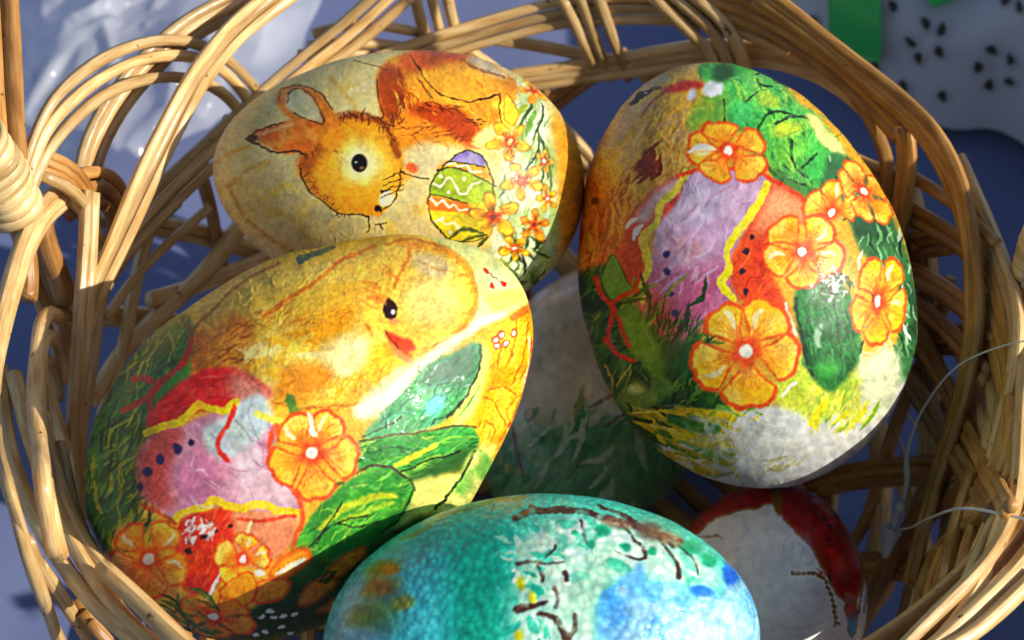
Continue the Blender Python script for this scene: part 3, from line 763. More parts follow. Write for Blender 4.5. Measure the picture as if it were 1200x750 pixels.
def paint_chick():
    p = Paper(20, 190, 720, 830, (228, 184, 70), 23)
    p.brush((190, 280, 560, 470), [(244, 210, 100), (224, 176, 70), (214, 190, 110), (246, 222, 140)], 120, 60, -30, 12, 14, .4)
    p.poly([(230, 372), (300, 318), (380, 290), (400, 330), (330, 380), (270, 410)], (212, 184, 84), soft=14, a=.7)
    p.poly([(205, 446), (214, 402), (248, 374), (290, 372), (296, 400), (284, 430), (255, 444)], (186, 112, 40), soft=6, c2=(206, 146, 60))
    p.brush((212, 380, 290, 440), [(150, 84, 30), (216, 160, 80), (190, 120, 44)], 50, 22, -25, 2.4, 16, .6)
    p.line([(214, 415), (228, 384), (262, 350), (300, 322), (330, 310)], 4, (166, 86, 30), soft=2, a=.8)
    p.line([(308, 372), (340, 350), (372, 330), (400, 306), (440, 288)], 4.5, (212, 122, 34), soft=2.5, a=.9)
    p.line([(300, 386), (320, 370), (332, 360)], 3, (240, 190, 80), soft=2, a=.8)
    p.poly([(332, 398), (372, 378), (412, 362), (408, 386), (376, 404), (346, 410)], (240, 176, 40), soft=5)
    p.line([(352, 306), (372, 296), (392, 290)], (9, 5), (60, 100, 84), soft=2)
    # head and breast
    p.poly([(420, 320), (440, 292), (480, 282), (520, 290), (548, 312), (561, 345), (556, 376), (530, 396), (490, 408), (452, 400), (430, 380)], (247, 208, 96), soft=2.5)
    p.line([(470, 284), (515, 290), (545, 310), (561, 345), (556, 372), (538, 390)], 11, (216, 146, 40), soft=6, a=.9)
    p.line([(452, 288), (484, 281), (520, 289), (546, 308), (560, 342), (556, 374), (538, 392), (508, 405)], 2.6, (184, 112, 36), soft=1.4, a=.8, rough=.5)
    p.hatch([(470, 286), (520, 294), (550, 322), (556, 366), (530, 392)], (206, 136, 40), 44, 12, 110, 40, 1.5, .6, 10)
    p.line([(430, 380), (440, 396), (452, 404), (462, 420), (460, 440), (440, 462), (410, 474), (380, 474)], 4, (216, 140, 40), soft=3, a=.8)
    p.line([(322, 466), (300, 452), (290, 436), (292, 410)], 4, (190, 110, 40), soft=4, a=.7)
    p.hatch([(330, 470), (370, 476), (420, 474), (455, 455)], (206, 130, 36), 40, 12, 120, 20, 1.6, .7, 8)
    p.hatch([(230, 420), (260, 400), (300, 380), (340, 372)], (176, 106, 40), 40, 18, -30, 14, 1.4, .6, 18)
    p.ell(505, 352, 34, 30, (250, 230, 156), 0, soft=1, a=.8); p.ell(506, 312, 24, 14, (226, 206, 160), 25, soft=.8, a=.9)
    p.brush((420, 310, 460, 360), [(226, 140, 54), (240, 180, 80)], 18, 26, 30, 4, 16, .5)
    p.line([(480, 288), (478, 306), (466, 322), (461, 338)], 4, (216, 130, 50), soft=2.5, a=.8); p.line([(490, 306), (510, 316), (530, 322)], 2.5, (200, 150, 80), soft=2, a=.6)
    p.brush((300, 400, 470, 465), [(250, 224, 110), (252, 236, 170), (240, 190, 60)], 70, 40, -15, 9, 14, .5)
    p.ell(410, 418, 40, 24, (252, 240, 190), -10, soft=1, a=.8)
    p.poly([(330, 440), (352, 425), (378, 430), (392, 440), (372, 460), (338, 472), (322, 466)], (228, 150, 44), soft=4, a=.8)
    p.poly([(440, 400), (466, 415), (466, 440), (440, 462), (400, 474), (380, 470), (420, 440)], (246, 190, 60), soft=5, a=.9)
    p.brush((380, 435, 470, 480), [(232, 166, 50), (250, 210, 100)], 34, 14, -35, 3.5, 20, .6)
    p.ell(458, 362, 8.5, 12.5, (58, 30, 30), -18, soft=.35); p.ell(461, 365, 2.4, 2.8, (250, 245, 240), soft=.4, warp=False)
    p.ell(463, 376, 6, 4, (236, 160, 110), 0, soft=.8, a=.8); p.line([(430, 350), (446, 352), (452, 356)], 3, (226, 150, 70), soft=2, a=.7)
    p.line([(300, 462), (330, 474), (372, 478), (420, 472), (458, 452), (468, 428)], 2.4, (190, 116, 36), soft=1.6, a=.7, rough=.7)
    p.hatch([(350, 440), (390, 452), (430, 448), (455, 430)], (222, 150, 44), 36, 14, -40, 22, 1.6, .6, 12)
    p.hatch([(340, 380), (370, 372), (404, 366)], (206, 130, 36), 26, 14, -20, 14, 1.6, .6, 8)
    p.poly([(454, 389), (470, 393), (482, 398), (488, 408), (479, 412), (486, 420), (470, 412), (460, 403)], (224, 84, 46), soft=1.2)
    p.poly([(458, 400), (470, 412), (486, 421), (484, 432), (472, 424), (462, 412)], (242, 150, 96), soft=1.5); p.line([(455, 388), (460, 398), (468, 408)], 1.6, (90, 40, 30))
    # pale band right of the head, with white glare painted along it
    p.poly([(485, 268), (520, 266), (560, 278), (600, 308), (622, 340), (612, 362), (585, 372), (548, 392), (512, 420), (480, 446), (440, 474), (420, 470), (452, 440), (480, 424), (536, 394), (558, 366), (560, 340), (546, 308), (520, 288)], (228, 232, 158), soft=2.5, c2=(206, 220, 170))
    p.line([(420, 482), (450, 466), (480, 440), (512, 414), (548, 388), (590, 368)], (16, 13, 8), (248, 243, 208), soft=5, a=.85, rough=0)
    p.ell(450, 470, 34, 13, (252, 248, 226), -32, soft=1, a=.9)
    p.poly([(570, 352), (592, 338), (614, 344), (606, 358), (582, 366)], (240, 222, 120), soft=3)
    for x, y, a in ((570, 317, 60), (577, 333, 80), (590, 332, 40)): p.ell(x, y, 3.6, 2.4, (200, 62, 40), a, soft=.4)
    p.line([(572, 318), (582, 325), (590, 334)], 1, (150, 90, 60))
    # golden lily
    p.poly([(572, 402), (594, 386), (612, 366), (630, 384), (632, 430), (618, 470), (600, 500), (580, 525), (566, 520), (560, 490), (556, 466), (572, 440)], (240, 172, 40), soft=2, c2=(246, 196, 70), st=([(214, 124, 30), (250, 214, 110), (232, 150, 30)], 90, 22, -70, 1.6, .6))
    for q in ([(604, 376), (600, 410), (590, 440)], [(616, 380), (612, 420), (600, 450)], [(588, 400), (584, 430), (580, 445)], [(562, 462), (578, 470), (592, 500)], [(575, 455), (590, 452), (606, 462)], [(570, 490), (580, 505), (575, 520)]):
        p.line(q, 1.8, (206, 112, 26), a=.8)
    p.ell(590, 440, 12, 10, (246, 160, 20), 0, soft=.8); p.line([(622, 400), (621, 440), (608, 478), (596, 500)], 4, (206, 70, 40), soft=2, a=.7, rough=.8)
    p.line([(618, 396), (619, 430), (612, 455)], 3, (250, 236, 200), soft=1.5, a=.8, rough=.8)
    p.line([(600, 374), (618, 362), (628, 352)], 8, (190, 104, 44), soft=3, a=.8)
    for x, y in ((580, 398), (586, 392), (582, 405), (592, 402), (600, 390)): p.ell(x, y, 4, 5, (206, 80, 40), 20, soft=.5, a=.8); p.ell(x, y, 2.2, 3, (252, 240, 220), 20, soft=.5)
    p.poly([(566, 520), (584, 524), (572, 548), (558, 560), (556, 530)], (236, 216, 130), soft=3)
    # leaves
    p.poly([(566, 402), (576, 418), (570, 450), (552, 490), (530, 500), (545, 470), (560, 440)], (244, 236, 130), soft=2)
    p.line([(566, 450), (552, 470), (535, 492)], 3, (130, 170, 90), taper=True)
    p.poly([(562, 402), (563, 430), (548, 462), (524, 492), (480, 506), (448, 514), (424, 512), (440, 492), (468, 462), (498, 432), (534, 412)], (104, 182, 130), soft=2.5, c2=(82, 160, 100), st=([(50, 110, 80), (150, 214, 170), (70, 150, 110), (120, 200, 180)], 110, 34, -50, 2.2, .6))
    p.poly([(562, 402), (562, 424), (546, 452), (520, 448), (490, 452), (506, 430), (534, 412)], (74, 100, 84), soft=6, a=.8)
    p.line([(562, 404), (563, 430), (548, 462), (526, 490)], 3, (50, 56, 46), soft=1.5, rough=.6)
    p.ell(510, 474, 15, 9, (124, 204, 206), -40, soft=1); p.brush((480, 430, 550, 480), [(200, 216, 206), (50, 76, 60)], 40, 9, -60, 1.4, 40, .6)  # cyan spot, then white glints of light painted over the leaf
    p.line([(424, 512), (450, 500), (470, 488)], 2, (60, 60, 40), a=.8)
    p.poly([(412, 545), (420, 518), (450, 512), (500, 504), (540, 498), (560, 504), (560, 524), (536, 546), (500, 562), (480, 566), (450, 552), (430, 550)], (80, 164, 84), soft=1.5, c2=(66, 142, 66), st=([(44, 104, 48), (130, 190, 90), (60, 140, 70), (176, 206, 90)], 110, 34, -14, 2.2, .6))
    p.line([(464, 546), (486, 534), (512, 520)], (6, 7, 4), (234, 222, 74), soft=3); p.line([(484, 548), (516, 534)], 4, (170, 200, 80), soft=3, a=.8)
    p.poly([(478, 562), (500, 548), (530, 534), (558, 522), (550, 550), (520, 558), (500, 564)], (52, 92, 48), soft=4, a=.9)
    p.line([(420, 518), (450, 511), (500, 504), (540, 498), (560, 500)], 2.6, (96, 72, 50), rough=.6); p.line([(470, 552), (504, 540), (540, 530)], 2.2, (44, 50, 36), rough=.6)
    p.poly([(476, 566), (534, 556), (545, 552), (520, 588), (478, 614), (436, 650), (448, 622), (470, 600)], (236, 226, 140), soft=2)
    p.poly([(536, 560), (556, 528), (572, 530), (580, 548), (560, 580), (520, 612), (506, 604), (526, 582)], (130, 180, 90), soft=2, c2=(220, 220, 140)); p.line([(558, 528), (540, 560), (510, 596)], 3.5, (44, 70, 36), rough=.5)
    p.poly([(338, 646), (352, 622), (372, 596), (400, 570), (424, 553), (450, 548), (474, 560), (486, 572), (472, 602), (450, 624), (420, 644), (388, 654), (360, 652)], (64, 142, 56), soft=1.5, c2=(92, 168, 66), st=([(44, 104, 48), (130, 190, 90), (60, 140, 70), (176, 206, 90)], 120, 32, -38, 2.2, .6))
    p.line([(376, 618), (405, 596), (436, 584), (462, 580)], (5, 10, 8), (206, 206, 66), soft=4, a=.9); p.line([(400, 612), (430, 600), (458, 590)], 6, (190, 206, 70), soft=4, a=.8)
    p.poly([(380, 652), (410, 632), (450, 610), (478, 588), (474, 604), (450, 628), (420, 648)], (44, 104, 46), soft=4, a=.9)
    for q in ([(362, 640), (392, 615), (430, 604)], [(372, 636), (386, 612), (402, 590)], [(396, 614), (420, 618), (444, 612)]): p.line(q, 2.2, (50, 56, 34), rough=.6)
    p.line([(412, 556), (434, 546), (456, 548), (480, 562), (486, 574)], 3, (74, 56, 38), rough=.6); p.line([(484, 574), (470, 604), (448, 626)], 2.4, (40, 60, 32))
    p.line([(345, 590), (360, 580), (400, 566)], 5, (60, 80, 44), soft=3, a=.8)
    # dark green bottom, the shadow there painted into it
    p.poly([(346, 650), (400, 655), (450, 625), (520, 606), (520, 700), (460, 790), (230, 790), (180, 740), (230, 730), (285, 716), (320, 690)], (62, 96, 48), soft=3, c2=(44, 74, 36), st=([(30, 56, 28), (90, 126, 60)], 90, 22, -30, 2.0, .6))
    p.poly([(150, 720), (230, 742), (320, 745), (400, 735), (400, 800), (180, 800)], (150, 130, 64), soft=5, a=.8)
    # left foliage
    p.poly([(60, 560), (85, 490), (128, 440), (172, 396), (214, 368), (226, 396), (214, 440), (182, 490), (168, 540), (166, 590), (136, 622), (112, 660), (70, 640)], (86, 128, 62), soft=2.5, c2=(62, 100, 50), st=([(40, 70, 36), (130, 160, 74), (70, 124, 70), (160, 170, 80)], 240, 30, -62, 2.0, .65))
    p.brush((96, 390, 205, 640), [(120, 150, 64), (52, 88, 44), (170, 176, 76), (70, 120, 70), (40, 66, 40)], 150, 46, -62, 3.4, 14, .65)
    p.brush((96, 540, 160, 650), [(180, 180, 70), (80, 130, 90), (60, 100, 50)], 40, 36, -70, 5, 14, .6)
    p.poly([(182, 468), (186, 448), (200, 432), (218, 420), (222, 440), (206, 458), (188, 474)], (84, 136, 60), soft=1.5)
    for q in ([(224, 396), (214, 424), (194, 442), (180, 458), (176, 476), (184, 500)], [(180, 456), (166, 470), (142, 480)], [(156, 444), (170, 444), (184, 452)]): p.line(q, 7, (186, 62, 38), soft=1.6, rough=.4)
    p.line([(212, 372), (222, 392), (214, 420)], 4, (150, 70, 40), soft=2, a=.7)
    # painted egg
    p.poly([(164, 532), (182, 506), (214, 498), (246, 484), (280, 484), (310, 486), (330, 500), (318, 530), (326, 560), (352, 582), (352, 606), (318, 604), (288, 598), (250, 594), (226, 604), (208, 612), (186, 596), (166, 570)], (212, 150, 168), soft=2, c2=(224, 178, 190), st=([(196, 120, 150), (234, 200, 210), (214, 150, 176)], 110, 20, 50, 1.8, .5))
    p.poly([(164, 534), (182, 508), (214, 500), (206, 530), (196, 560), (206, 590), (186, 596), (166, 570)], (206, 92, 80), soft=6, a=.85)
    p.poly([(206, 545), (226, 530), (246, 545), (252, 570), (236, 586), (214, 580)], (208, 140, 168), soft=4, a=.9)
    p.poly([(278, 590), (286, 566), (310, 548), (330, 566), (350, 590), (320, 600)], (232, 200, 206), soft=3)
    p.poly([(172, 492), (186, 470), (212, 446), (240, 432), (272, 430), (302, 444), (318, 462), (294, 478), (250, 478), (220, 488), (190, 506), (176, 510)], (204, 52, 48), soft=2, c2=(214, 84, 70), st=([(170, 36, 36), (226, 110, 90)], 60, 26, -28, 2, .5))
    p.poly([(268, 436), (300, 446), (322, 464), (300, 480), (276, 470)], (206, 160, 140), soft=8, a=.8)
    p.poly([(240, 502), (268, 484), (296, 462), (314, 470), (318, 492), (302, 520), (278, 536), (252, 532), (238, 518)], (216, 226, 214), soft=3, c2=(196, 208, 210))
    for q in ([(268, 486), (284, 504), (298, 520)], [(296, 464), (292, 490), (302, 516)], [(240, 518), (256, 508), (268, 488)], [(300, 540), (318, 552), (330, 572)], [(286, 566), (296, 584), (292, 596)]): p.line(q, 1.6, (168, 160, 170), soft=1.4, a=.7)
    p.poly([(276, 534), (300, 522), (310, 540), (300, 560), (280, 566)], (230, 206, 212), soft=3)
    p.line([(170, 508), (192, 500), (210, 496), (222, 484), (232, 474), (246, 478), (262, 482), (278, 472)], 9, (236, 210, 50), soft=1.5, curve=False)
    p.line([(303, 486), (314, 492), (328, 494)], 9, (242, 222, 90), soft=2)
    p.line([(276, 478), (270, 488), (264, 502), (256, 514), (256, 526), (266, 540)], 6, (218, 66, 44), soft=1.5)
    for x, y, r in ((222, 517, 4), (206, 526, 5.4), (187, 538, 5.4), (173, 553, 5), (165, 570, 4)): p.ell(x, y, r, r * 1.1, (58, 48, 96), soft=.6)
    p.poly([(204, 618), (226, 602), (252, 596), (276, 602), (272, 636), (258, 680), (236, 698), (214, 692), (206, 655)], (220, 76, 38), soft=2, c2=(206, 62, 40), st=([(180, 40, 30), (236, 120, 60)], 60, 16, -60, 2, .5))
    p.poly([(274, 600), (320, 602), (348, 608), (342, 640), (302, 664), (270, 652), (276, 626)], (242, 160, 120), soft=3)
    p.brush((212, 612, 252, 634), [(250, 242, 232)], 30, 9, -60, 3, 20, .8)
    for x, y, r in ((238, 629, 4), (222, 645, 4.4), (253, 622, 3), (270, 614, 3)): p.ell(x, y, r, r * .8, (60, 26, 26), soft=.6)
    p.line([(204, 616), (212, 602), (226, 598), (242, 594), (250, 586), (264, 593), (284, 597), (300, 592), (322, 598), (352, 600)], 9, (246, 212, 48), soft=1.5)
    p.line([(278, 608), (310, 610), (346, 604)], 4, (216, 80, 40), soft=1.5); p.line([(282, 640), (290, 622), (296, 612)], 4, (248, 232, 170), soft=1.5)
    p.line([(322, 498), (316, 528), (328, 560), (350, 584), (354, 606), (344, 642)], 6, (224, 94, 40), soft=2.5, rough=.6)
    p.line([(170, 590), (190, 602), (206, 614)], 5, (216, 80, 40), soft=2, a=.8)
    p.brush((225, 500, 330, 590), [(234, 210, 216), (196, 130, 160)], 30, 24, 60, 2, 40, .5)
    # flowers
    p.line([(348, 502), (346, 478), (340, 468)], 12, (90, 130, 60), soft=4); p.flower(366, 531, 56, -62, .98, 1.02, 0, hi=(4, 0))
    p.line([(360, 484), (366, 504), (370, 512)], 7, (250, 244, 226), taper=True, soft=1.5)
    p.flower(174, 655, 52, -80, .95, 1.0, 25, fill=(236, 162, 50), fill2=(240, 190, 80), hi=(0, 1, 4))
    p.flower(284, 656, 36, -95, 1, 1, 10, skip=(2,), fill=(246, 200, 60), hi=(0, 1))
    p.poly([(312, 672), (330, 652), (356, 640), (366, 652), (352, 668), (328, 682)], (222, 92, 34), soft=2); p.poly([(316, 670), (332, 655), (355, 645), (361, 653), (348, 664), (328, 677)], (236, 166, 50), soft=2)
    p.line([(322, 672), (338, 664), (356, 654)], 7, (244, 236, 206), taper=True, soft=1.5); p.ell(304, 671, 6, 4, (248, 240, 220), -15, soft=.5)
    p.poly([(300, 684), (322, 678), (340, 684), (326, 702), (304, 706), (296, 696)], (230, 150, 46), soft=2, edge=(220, 84, 34), ew=3)
    p.poly([(258, 690), (290, 672), (300, 690), (290, 706), (266, 706)], (238, 160, 44), soft=2, edge=(220, 84, 34), ew=3)
    for q in ([(384, 668), (404, 650), (426, 640), (424, 656), (400, 676), (386, 680)], [(350, 704), (366, 684), (392, 676), (396, 686), (374, 702), (354, 712)], [(370, 716), (396, 702), (410, 700), (396, 716)]):
        p.poly(q, (226, 146, 56), soft=2, edge=(190, 84, 36), ew=2.5)
    p.flower(250, 722, 46, -60, 1.1, .6, 8, fill=(230, 150, 46), fill2=(236, 170, 60), hi=())
    p.line([(240, 704), (252, 684), (258, 672)], 4, (250, 244, 230), taper=True)
    for x, y in ((308, 722), (318, 716), (322, 724), (332, 722), (312, 738), (345, 720), (330, 734), (300, 742), (340, 742)): p.ell(x, y, 4.5, 2.4, (222, 230, 220), -15 + x % 30, soft=.6)
    p.brush((150, 700, 250, 745), [(90, 130, 56), (50, 80, 40), (140, 160, 70)], 30, 34, 30, 4, 14, .6)
    p.brush((380, 660, 470, 730), [(70, 104, 50), (40, 66, 36)], 30, 24, -40, 4, 14, .5)
    return p.finish(.6)

def paint_lily():
    p = Paper(590, -10, 1150, 660, (220, 176, 70), 37)
    p.brush((676, 120, 800, 330), [(226, 184, 70), (206, 150, 56), (232, 196, 96)], 90, 70, -78, 9, 10, .5)
    p.poly([(668, 240), (676, 210), (700, 200), (740, 240), (752, 270), (724, 330), (700, 350), (672, 350)], (196, 106, 40), soft=9, a=.85, c2=(206, 130, 50))
    p.brush((676, 220, 745, 345), [(180, 84, 30), (216, 140, 56), (226, 170, 70)], 60, 46, -86, 4, 8, .6)
    p.poly([(720, 160), (745, 130), (800, 118), (830, 150), (810, 200), (770, 220), (740, 230), (720, 200)], (206, 166, 86), soft=8, a=.8)
    p.brush((725, 130, 810, 215), [(222, 190, 110), (190, 130, 60), (240, 196, 100), (196, 172, 140)], 60, 40, -62, 3, 10, .6)
    p.line([(716, 168), (735, 140), (760, 122)], 14, (204, 180, 160), soft=8, a=.7)
    p.poly([(700, 120), (740, 84), (790, 70), (826, 72), (820, 92), (780, 100), (745, 120), (716, 150)], (218, 176, 84), soft=6, c2=(206, 184, 150))
    p.line([(742, 124), (752, 113), (764, 106)], (4, 8, 4), (54, 36, 36), soft=1.2); p.ell(756, 110, 2, 1.2, (220, 210, 205), -35, soft=.5); p.line([(764, 105), (775, 103)], 3, (140, 80, 40), soft=2)
    p.poly([(774, 109), (790, 98), (808, 92), (828, 99), (808, 104), (794, 108)], (190, 68, 50), soft=1.5); p.line([(776, 110), (762, 122), (752, 138)], 2.4, (170, 80, 40), soft=1.5, a=.7)
    for q in ([(798, 122), (784, 140), (774, 162)], [(812, 128), (802, 140), (800, 152)]): p.line(q, 2.4, (244, 184, 84), soft=1.2)
    p.brush((750, 175, 770, 205), [(140, 60, 30)], 14, 26, -60, 5, 10, .7)
    p.ell(752, 196, 7, 12, (130, 54, 32), 20, soft=.8, a=.9); p.ell(698, 236, 5, 4, (110, 50, 30), soft=.8, a=.8)
    p.hatch([(716, 240), (740, 215), (760, 200)], (140, 60, 30), 26, 16, -60, 12, 1.4, .7, 10)
    # cabbage leaf on top
    p.poly([(818, 78), (850, 66), (886, 74), (912, 96), (936, 120), (958, 138), (984, 170), (992, 205), (970, 226), (945, 232), (918, 216), (895, 182), (872, 154), (846, 152), (842, 112), (828, 96)], (74, 164, 86), soft=2, c2=(104, 182, 96), st=([(44, 104, 48), (130, 190, 90), (60, 140, 70), (176, 206, 90)], 170, 26, 56, 2.0, .6))
    p.poly([(806, 150), (814, 122), (832, 108), (850, 110), (850, 152), (834, 158)], (172, 186, 70), soft=3, c2=(120, 170, 80)); p.ell(836, 104, 12, 10, (236, 240, 240), -20, soft=.5); p.ell(812, 110, 5, 8, (226, 222, 230), 10, soft=.8)
    p.line([(848, 118), (850, 130), (849, 142)], 2.4, (44, 60, 36)); p.line([(858, 140), (870, 124), (884, 112), (896, 106)], 2.4, (60, 60, 40), rough=.6)
    p.poly([(836, 76), (858, 78), (862, 90), (846, 98), (834, 92)], (44, 84, 46), soft=3); p.brush((862, 76, 920, 100), [(36, 70, 40), (110, 180, 110)], 20, 16, 20, 3, 20, .7)
    p.ell(902, 118, 14, 9, (168, 200, 80), 30, soft=1); p.ell(870, 132, 14, 14, (90, 186, 110), 0, soft=1)
    p.poly([(888, 158), (896, 138), (918, 133), (944, 142), (962, 160), (972, 190), (964, 212), (946, 216), (926, 206), (904, 192)], (90, 176, 84), soft=2, c2=(120, 190, 84), st=([(44, 104, 48), (130, 190, 90), (60, 140, 70), (176, 206, 90)], 80, 20, 70, 1.8, .6))
    p.ell(922, 152, 18, 10, (190, 212, 80), -10, soft=1); p.ell(958, 196, 16, 16, (74, 170, 84), 0, soft=1)
    p.line([(920, 216), (900, 196), (888, 160), (896, 138), (916, 132), (940, 138)], 3.4, (46, 74, 42), rough=.4)
    for q in ([(928, 166), (926, 182), (934, 200)], [(934, 200), (946, 190), (958, 180)], [(908, 146), (930, 136), (952, 146), (966, 168)], [(912, 200), (930, 212), (944, 216)]): p.line(q, 2.8, (48, 66, 42), rough=.6)
    p.brush((880, 196, 945, 222), [(40, 60, 44), (110, 150, 100)], 30, 14, 40, 2.4, 16, .7); p.poly([(884, 180), (904, 196), (934, 214), (960, 224), (944, 236), (916, 216)], (78, 128, 64), soft=3, a=.8)
    p.brush((850, 80, 980, 220), [(130, 200, 110), (50, 130, 70), (150, 206, 110)], 90, 16, 60, 2, 40, .4)
    p.poly([(944, 134), (956, 138), (978, 162), (992, 184), (980, 182), (962, 166), (948, 148)], (240, 226, 150), soft=1.5)
    p.poly([(972, 180), (996, 186), (1020, 210), (1046, 260), (1068, 310), (1080, 380), (1066, 450), (1044, 485), (1040, 440), (1054, 380), (1048, 320), (1030, 312), (1008, 292), (996, 262), (984, 230), (960, 222)], (66, 116, 72), soft=2, c2=(50, 90, 58), st=([(30, 60, 40), (120, 170, 120), (190, 214, 190)], 140, 20, 80, 2.0, .65))
    p.brush((1000, 270, 1066, 470), [(214, 226, 208), (110, 160, 110), (36, 66, 44), (160, 196, 160)], 60, 22, 84, 3.4, 14, .8)  # white glints of light painted among the greens
    p.brush((970, 205, 1000, 260), [(150, 180, 150), (36, 60, 44)], 24, 10, 60, 2.4, 30, .7)
    # painted egg in the middle
    body = [(786, 218), (808, 204), (840, 199), (880, 199), (906, 215), (892, 242), (868, 280), (856, 310), (862, 346), (848, 362), (824, 378), (806, 402), (790, 412), (768, 396), (754, 372), (750, 340), (760, 310), (765, 280), (774, 250)]
    p.poly(body, (196, 164, 190), soft=2, c2=(206, 180, 200), st=([(180, 140, 176), (226, 206, 222), (196, 150, 180)], 120, 22, -60, 1.8, .5))
    p.poly([(756, 372), (752, 340), (762, 306), (800, 320), (850, 300), (862, 346), (824, 378), (806, 402), (790, 412), (768, 396)], (186, 104, 136), soft=12, a=.9)
    p.poly([(754, 372), (752, 340), (766, 344), (786, 372), (800, 406), (770, 398)], (200, 78, 70), soft=8, a=.85)
    p.ell(820, 238, 34, 24, (206, 196, 214), -20, soft=1, a=.8); p.ell(806, 292, 20, 12, (200, 150, 150), 0, soft=1, a=.6)
    p.brush((775, 215, 870, 350), [(222, 202, 216), (180, 130, 160), (196, 180, 210)], 50, 30, -60, 4, 16, .4)
    p.poly([(718, 306), (732, 272), (748, 242), (778, 214), (804, 203), (794, 232), (770, 262), (753, 280), (755, 310), (753, 338), (738, 342), (724, 326)], (198, 66, 46), soft=2.5, c2=(206, 96, 70), st=([(170, 46, 34), (226, 120, 80)], 60, 22, -62, 1.8, .5))
    p.poly([(744, 256), (770, 222), (798, 206), (792, 226), (772, 240), (758, 262)], (214, 186, 184), soft=4)
    for q in ([(734, 268), (740, 260), (747, 256)], [(741, 282), (746, 270), (752, 264)]): p.line(q, 6, (230, 232, 230), taper=True, soft=1.5)
    p.line([(804, 204), (790, 224), (774, 238), (768, 262), (752, 278), (756, 298), (761, 314), (752, 338), (754, 352)], (11, 9, 8, 10, 8, 6), (222, 210, 90), soft=1.5, curve=True)
    p.poly([(904, 214), (946, 236), (964, 256), (932, 266), (906, 282), (900, 310), (914, 340), (928, 368), (900, 362), (880, 352), (862, 346), (857, 310), (868, 280), (890, 246)], (220, 92, 50), soft=2.5, c2=(206, 70, 40), st=([(180, 50, 30), (240, 140, 80)], 90, 20, -66, 1.8, .5))
    p.poly([(904, 216), (946, 238), (952, 256), (920, 262), (896, 272), (878, 280), (892, 246)], (240, 170, 126), soft=7, a=.9)
    p.line([(899, 216), (890, 238), (872, 260), (861, 276), (851, 294), (855, 314), (847, 332), (858, 350)], (10, 10, 12, 10, 8, 11, 8), (238, 222, 58), soft=1.5)
    for x, y in ((780, 300), (781, 319), (784, 345), (790, 367)): p.ell(x, y, 4.4, 4.4, (60, 52, 110), soft=.7)
    for x, y in ((880, 278), (873, 294), (871, 318), (874, 342)): p.ell(x, y, 3.6, 3.8, (64, 40, 50), soft=.7)
    p.line([(794, 206), (830, 199), (880, 199), (912, 214), (950, 240), (968, 256)], 5, (216, 76, 40), soft=2.4, rough=.6)
    # lower left greens
    p.poly([(664, 340), (690, 316), (716, 312), (738, 352), (758, 372), (790, 414), (816, 384), (820, 424), (834, 452), (856, 482), (832, 500), (790, 500), (752, 520), (700, 500), (676, 430)], (66, 104, 50), soft=3, c2=(48, 80, 40), st=([(34, 60, 30), (110, 150, 70), (76, 120, 60)], 240, 26, -50, 2.2, .65))
    p.brush((676, 340, 830, 500), [(44, 76, 36), (96, 136, 60), (140, 156, 66), (36, 60, 34), (80, 120, 56)], 130, 40, -50, 4.5, 26, .65)
    p.poly([(704, 322), (712, 306), (722, 300), (732, 322), (744, 346), (722, 352), (712, 344)], (112, 156, 72), soft=1.5, edge=(70, 60, 30), ew=1.4)
    p.poly([(722, 368), (744, 360), (762, 392), (780, 424), (760, 434), (738, 410)], (112, 150, 68), soft=2)
    p.poly([(724, 470), (745, 446), (770, 462), (760, 480), (740, 484)], (130, 160, 86), soft=3); p.ell(744, 456, 8, 6, (190, 206, 150), 0, soft=1)
    p.poly([(764, 432), (780, 440), (790, 456), (776, 464), (766, 450)], (110, 150, 70), soft=2)
    for q in ([(698, 326), (708, 348), (716, 356), (713, 378), (712, 402)], [(716, 356), (724, 380), (738, 404)], [(714, 356), (730, 346), (748, 340)], [(708, 400), (726, 416), (742, 424)]): p.line(q, 6, (196, 72, 40), soft=1.8, rough=.5)
    p.hatch([(770, 384), (790, 396), (806, 384)], (30, 56, 40), 40, 26, -80, 14, 2, .8, 10)
    p.poly([(772, 400), (800, 402), (816, 396), (818, 430), (800, 446), (780, 436)], (52, 96, 60), soft=4, a=.8)
    for q in ([(710, 428), (720, 446), (716, 462)], [(724, 452), (730, 440), (738, 430)], [(740, 478), (765, 482), (796, 476)]): p.line(q, 3, (200, 190, 110), soft=1.5, a=.8)
    # white lower end with loose yellow and green strokes
    p.poly([(734, 520), (760, 500), (800, 492), (836, 484), (872, 478), (920, 474), (960, 486), (1000, 470), (1040, 450), (1070, 460), (1040, 620), (840, 640), (740, 570)], (238, 238, 230), soft=4, c2=(228, 230, 228))
    p.poly([(716, 480), (745, 490), (780, 486), (800, 510), (782, 522), (755, 522), (735, 514)], (62, 88, 46), soft=3); p.brush((730, 480, 790, 520), [(150, 150, 110), (40, 60, 36)], 20, 40, 35, 3, 8, .7)
    p.brush((745, 490, 850, 560), [(214, 196, 60), (110, 160, 70), (226, 216, 110), (196, 180, 50)], 60, 44, 16, 6, 9, .7)
    p.line([(788, 492), (815, 502), (838, 504)], 12, (64, 130, 66), soft=4, a=.85); p.line([(796, 482), (830, 484), (858, 488)], 9, (222, 196, 40), soft=3); p.line([(800, 512), (830, 518), (850, 520)], 8, (226, 206, 70), soft=4, a=.8)
    p.line([(826, 530), (842, 536), (856, 532)], 10, (120, 170, 80), soft=5, a=.7)
    p.poly([(922, 398), (942, 418), (962, 452), (1000, 436), (1014, 420), (1010, 460), (985, 482), (960, 492), (934, 484), (908, 466), (914, 440)], (172, 204, 84), soft=4, c2=(206, 214, 90))
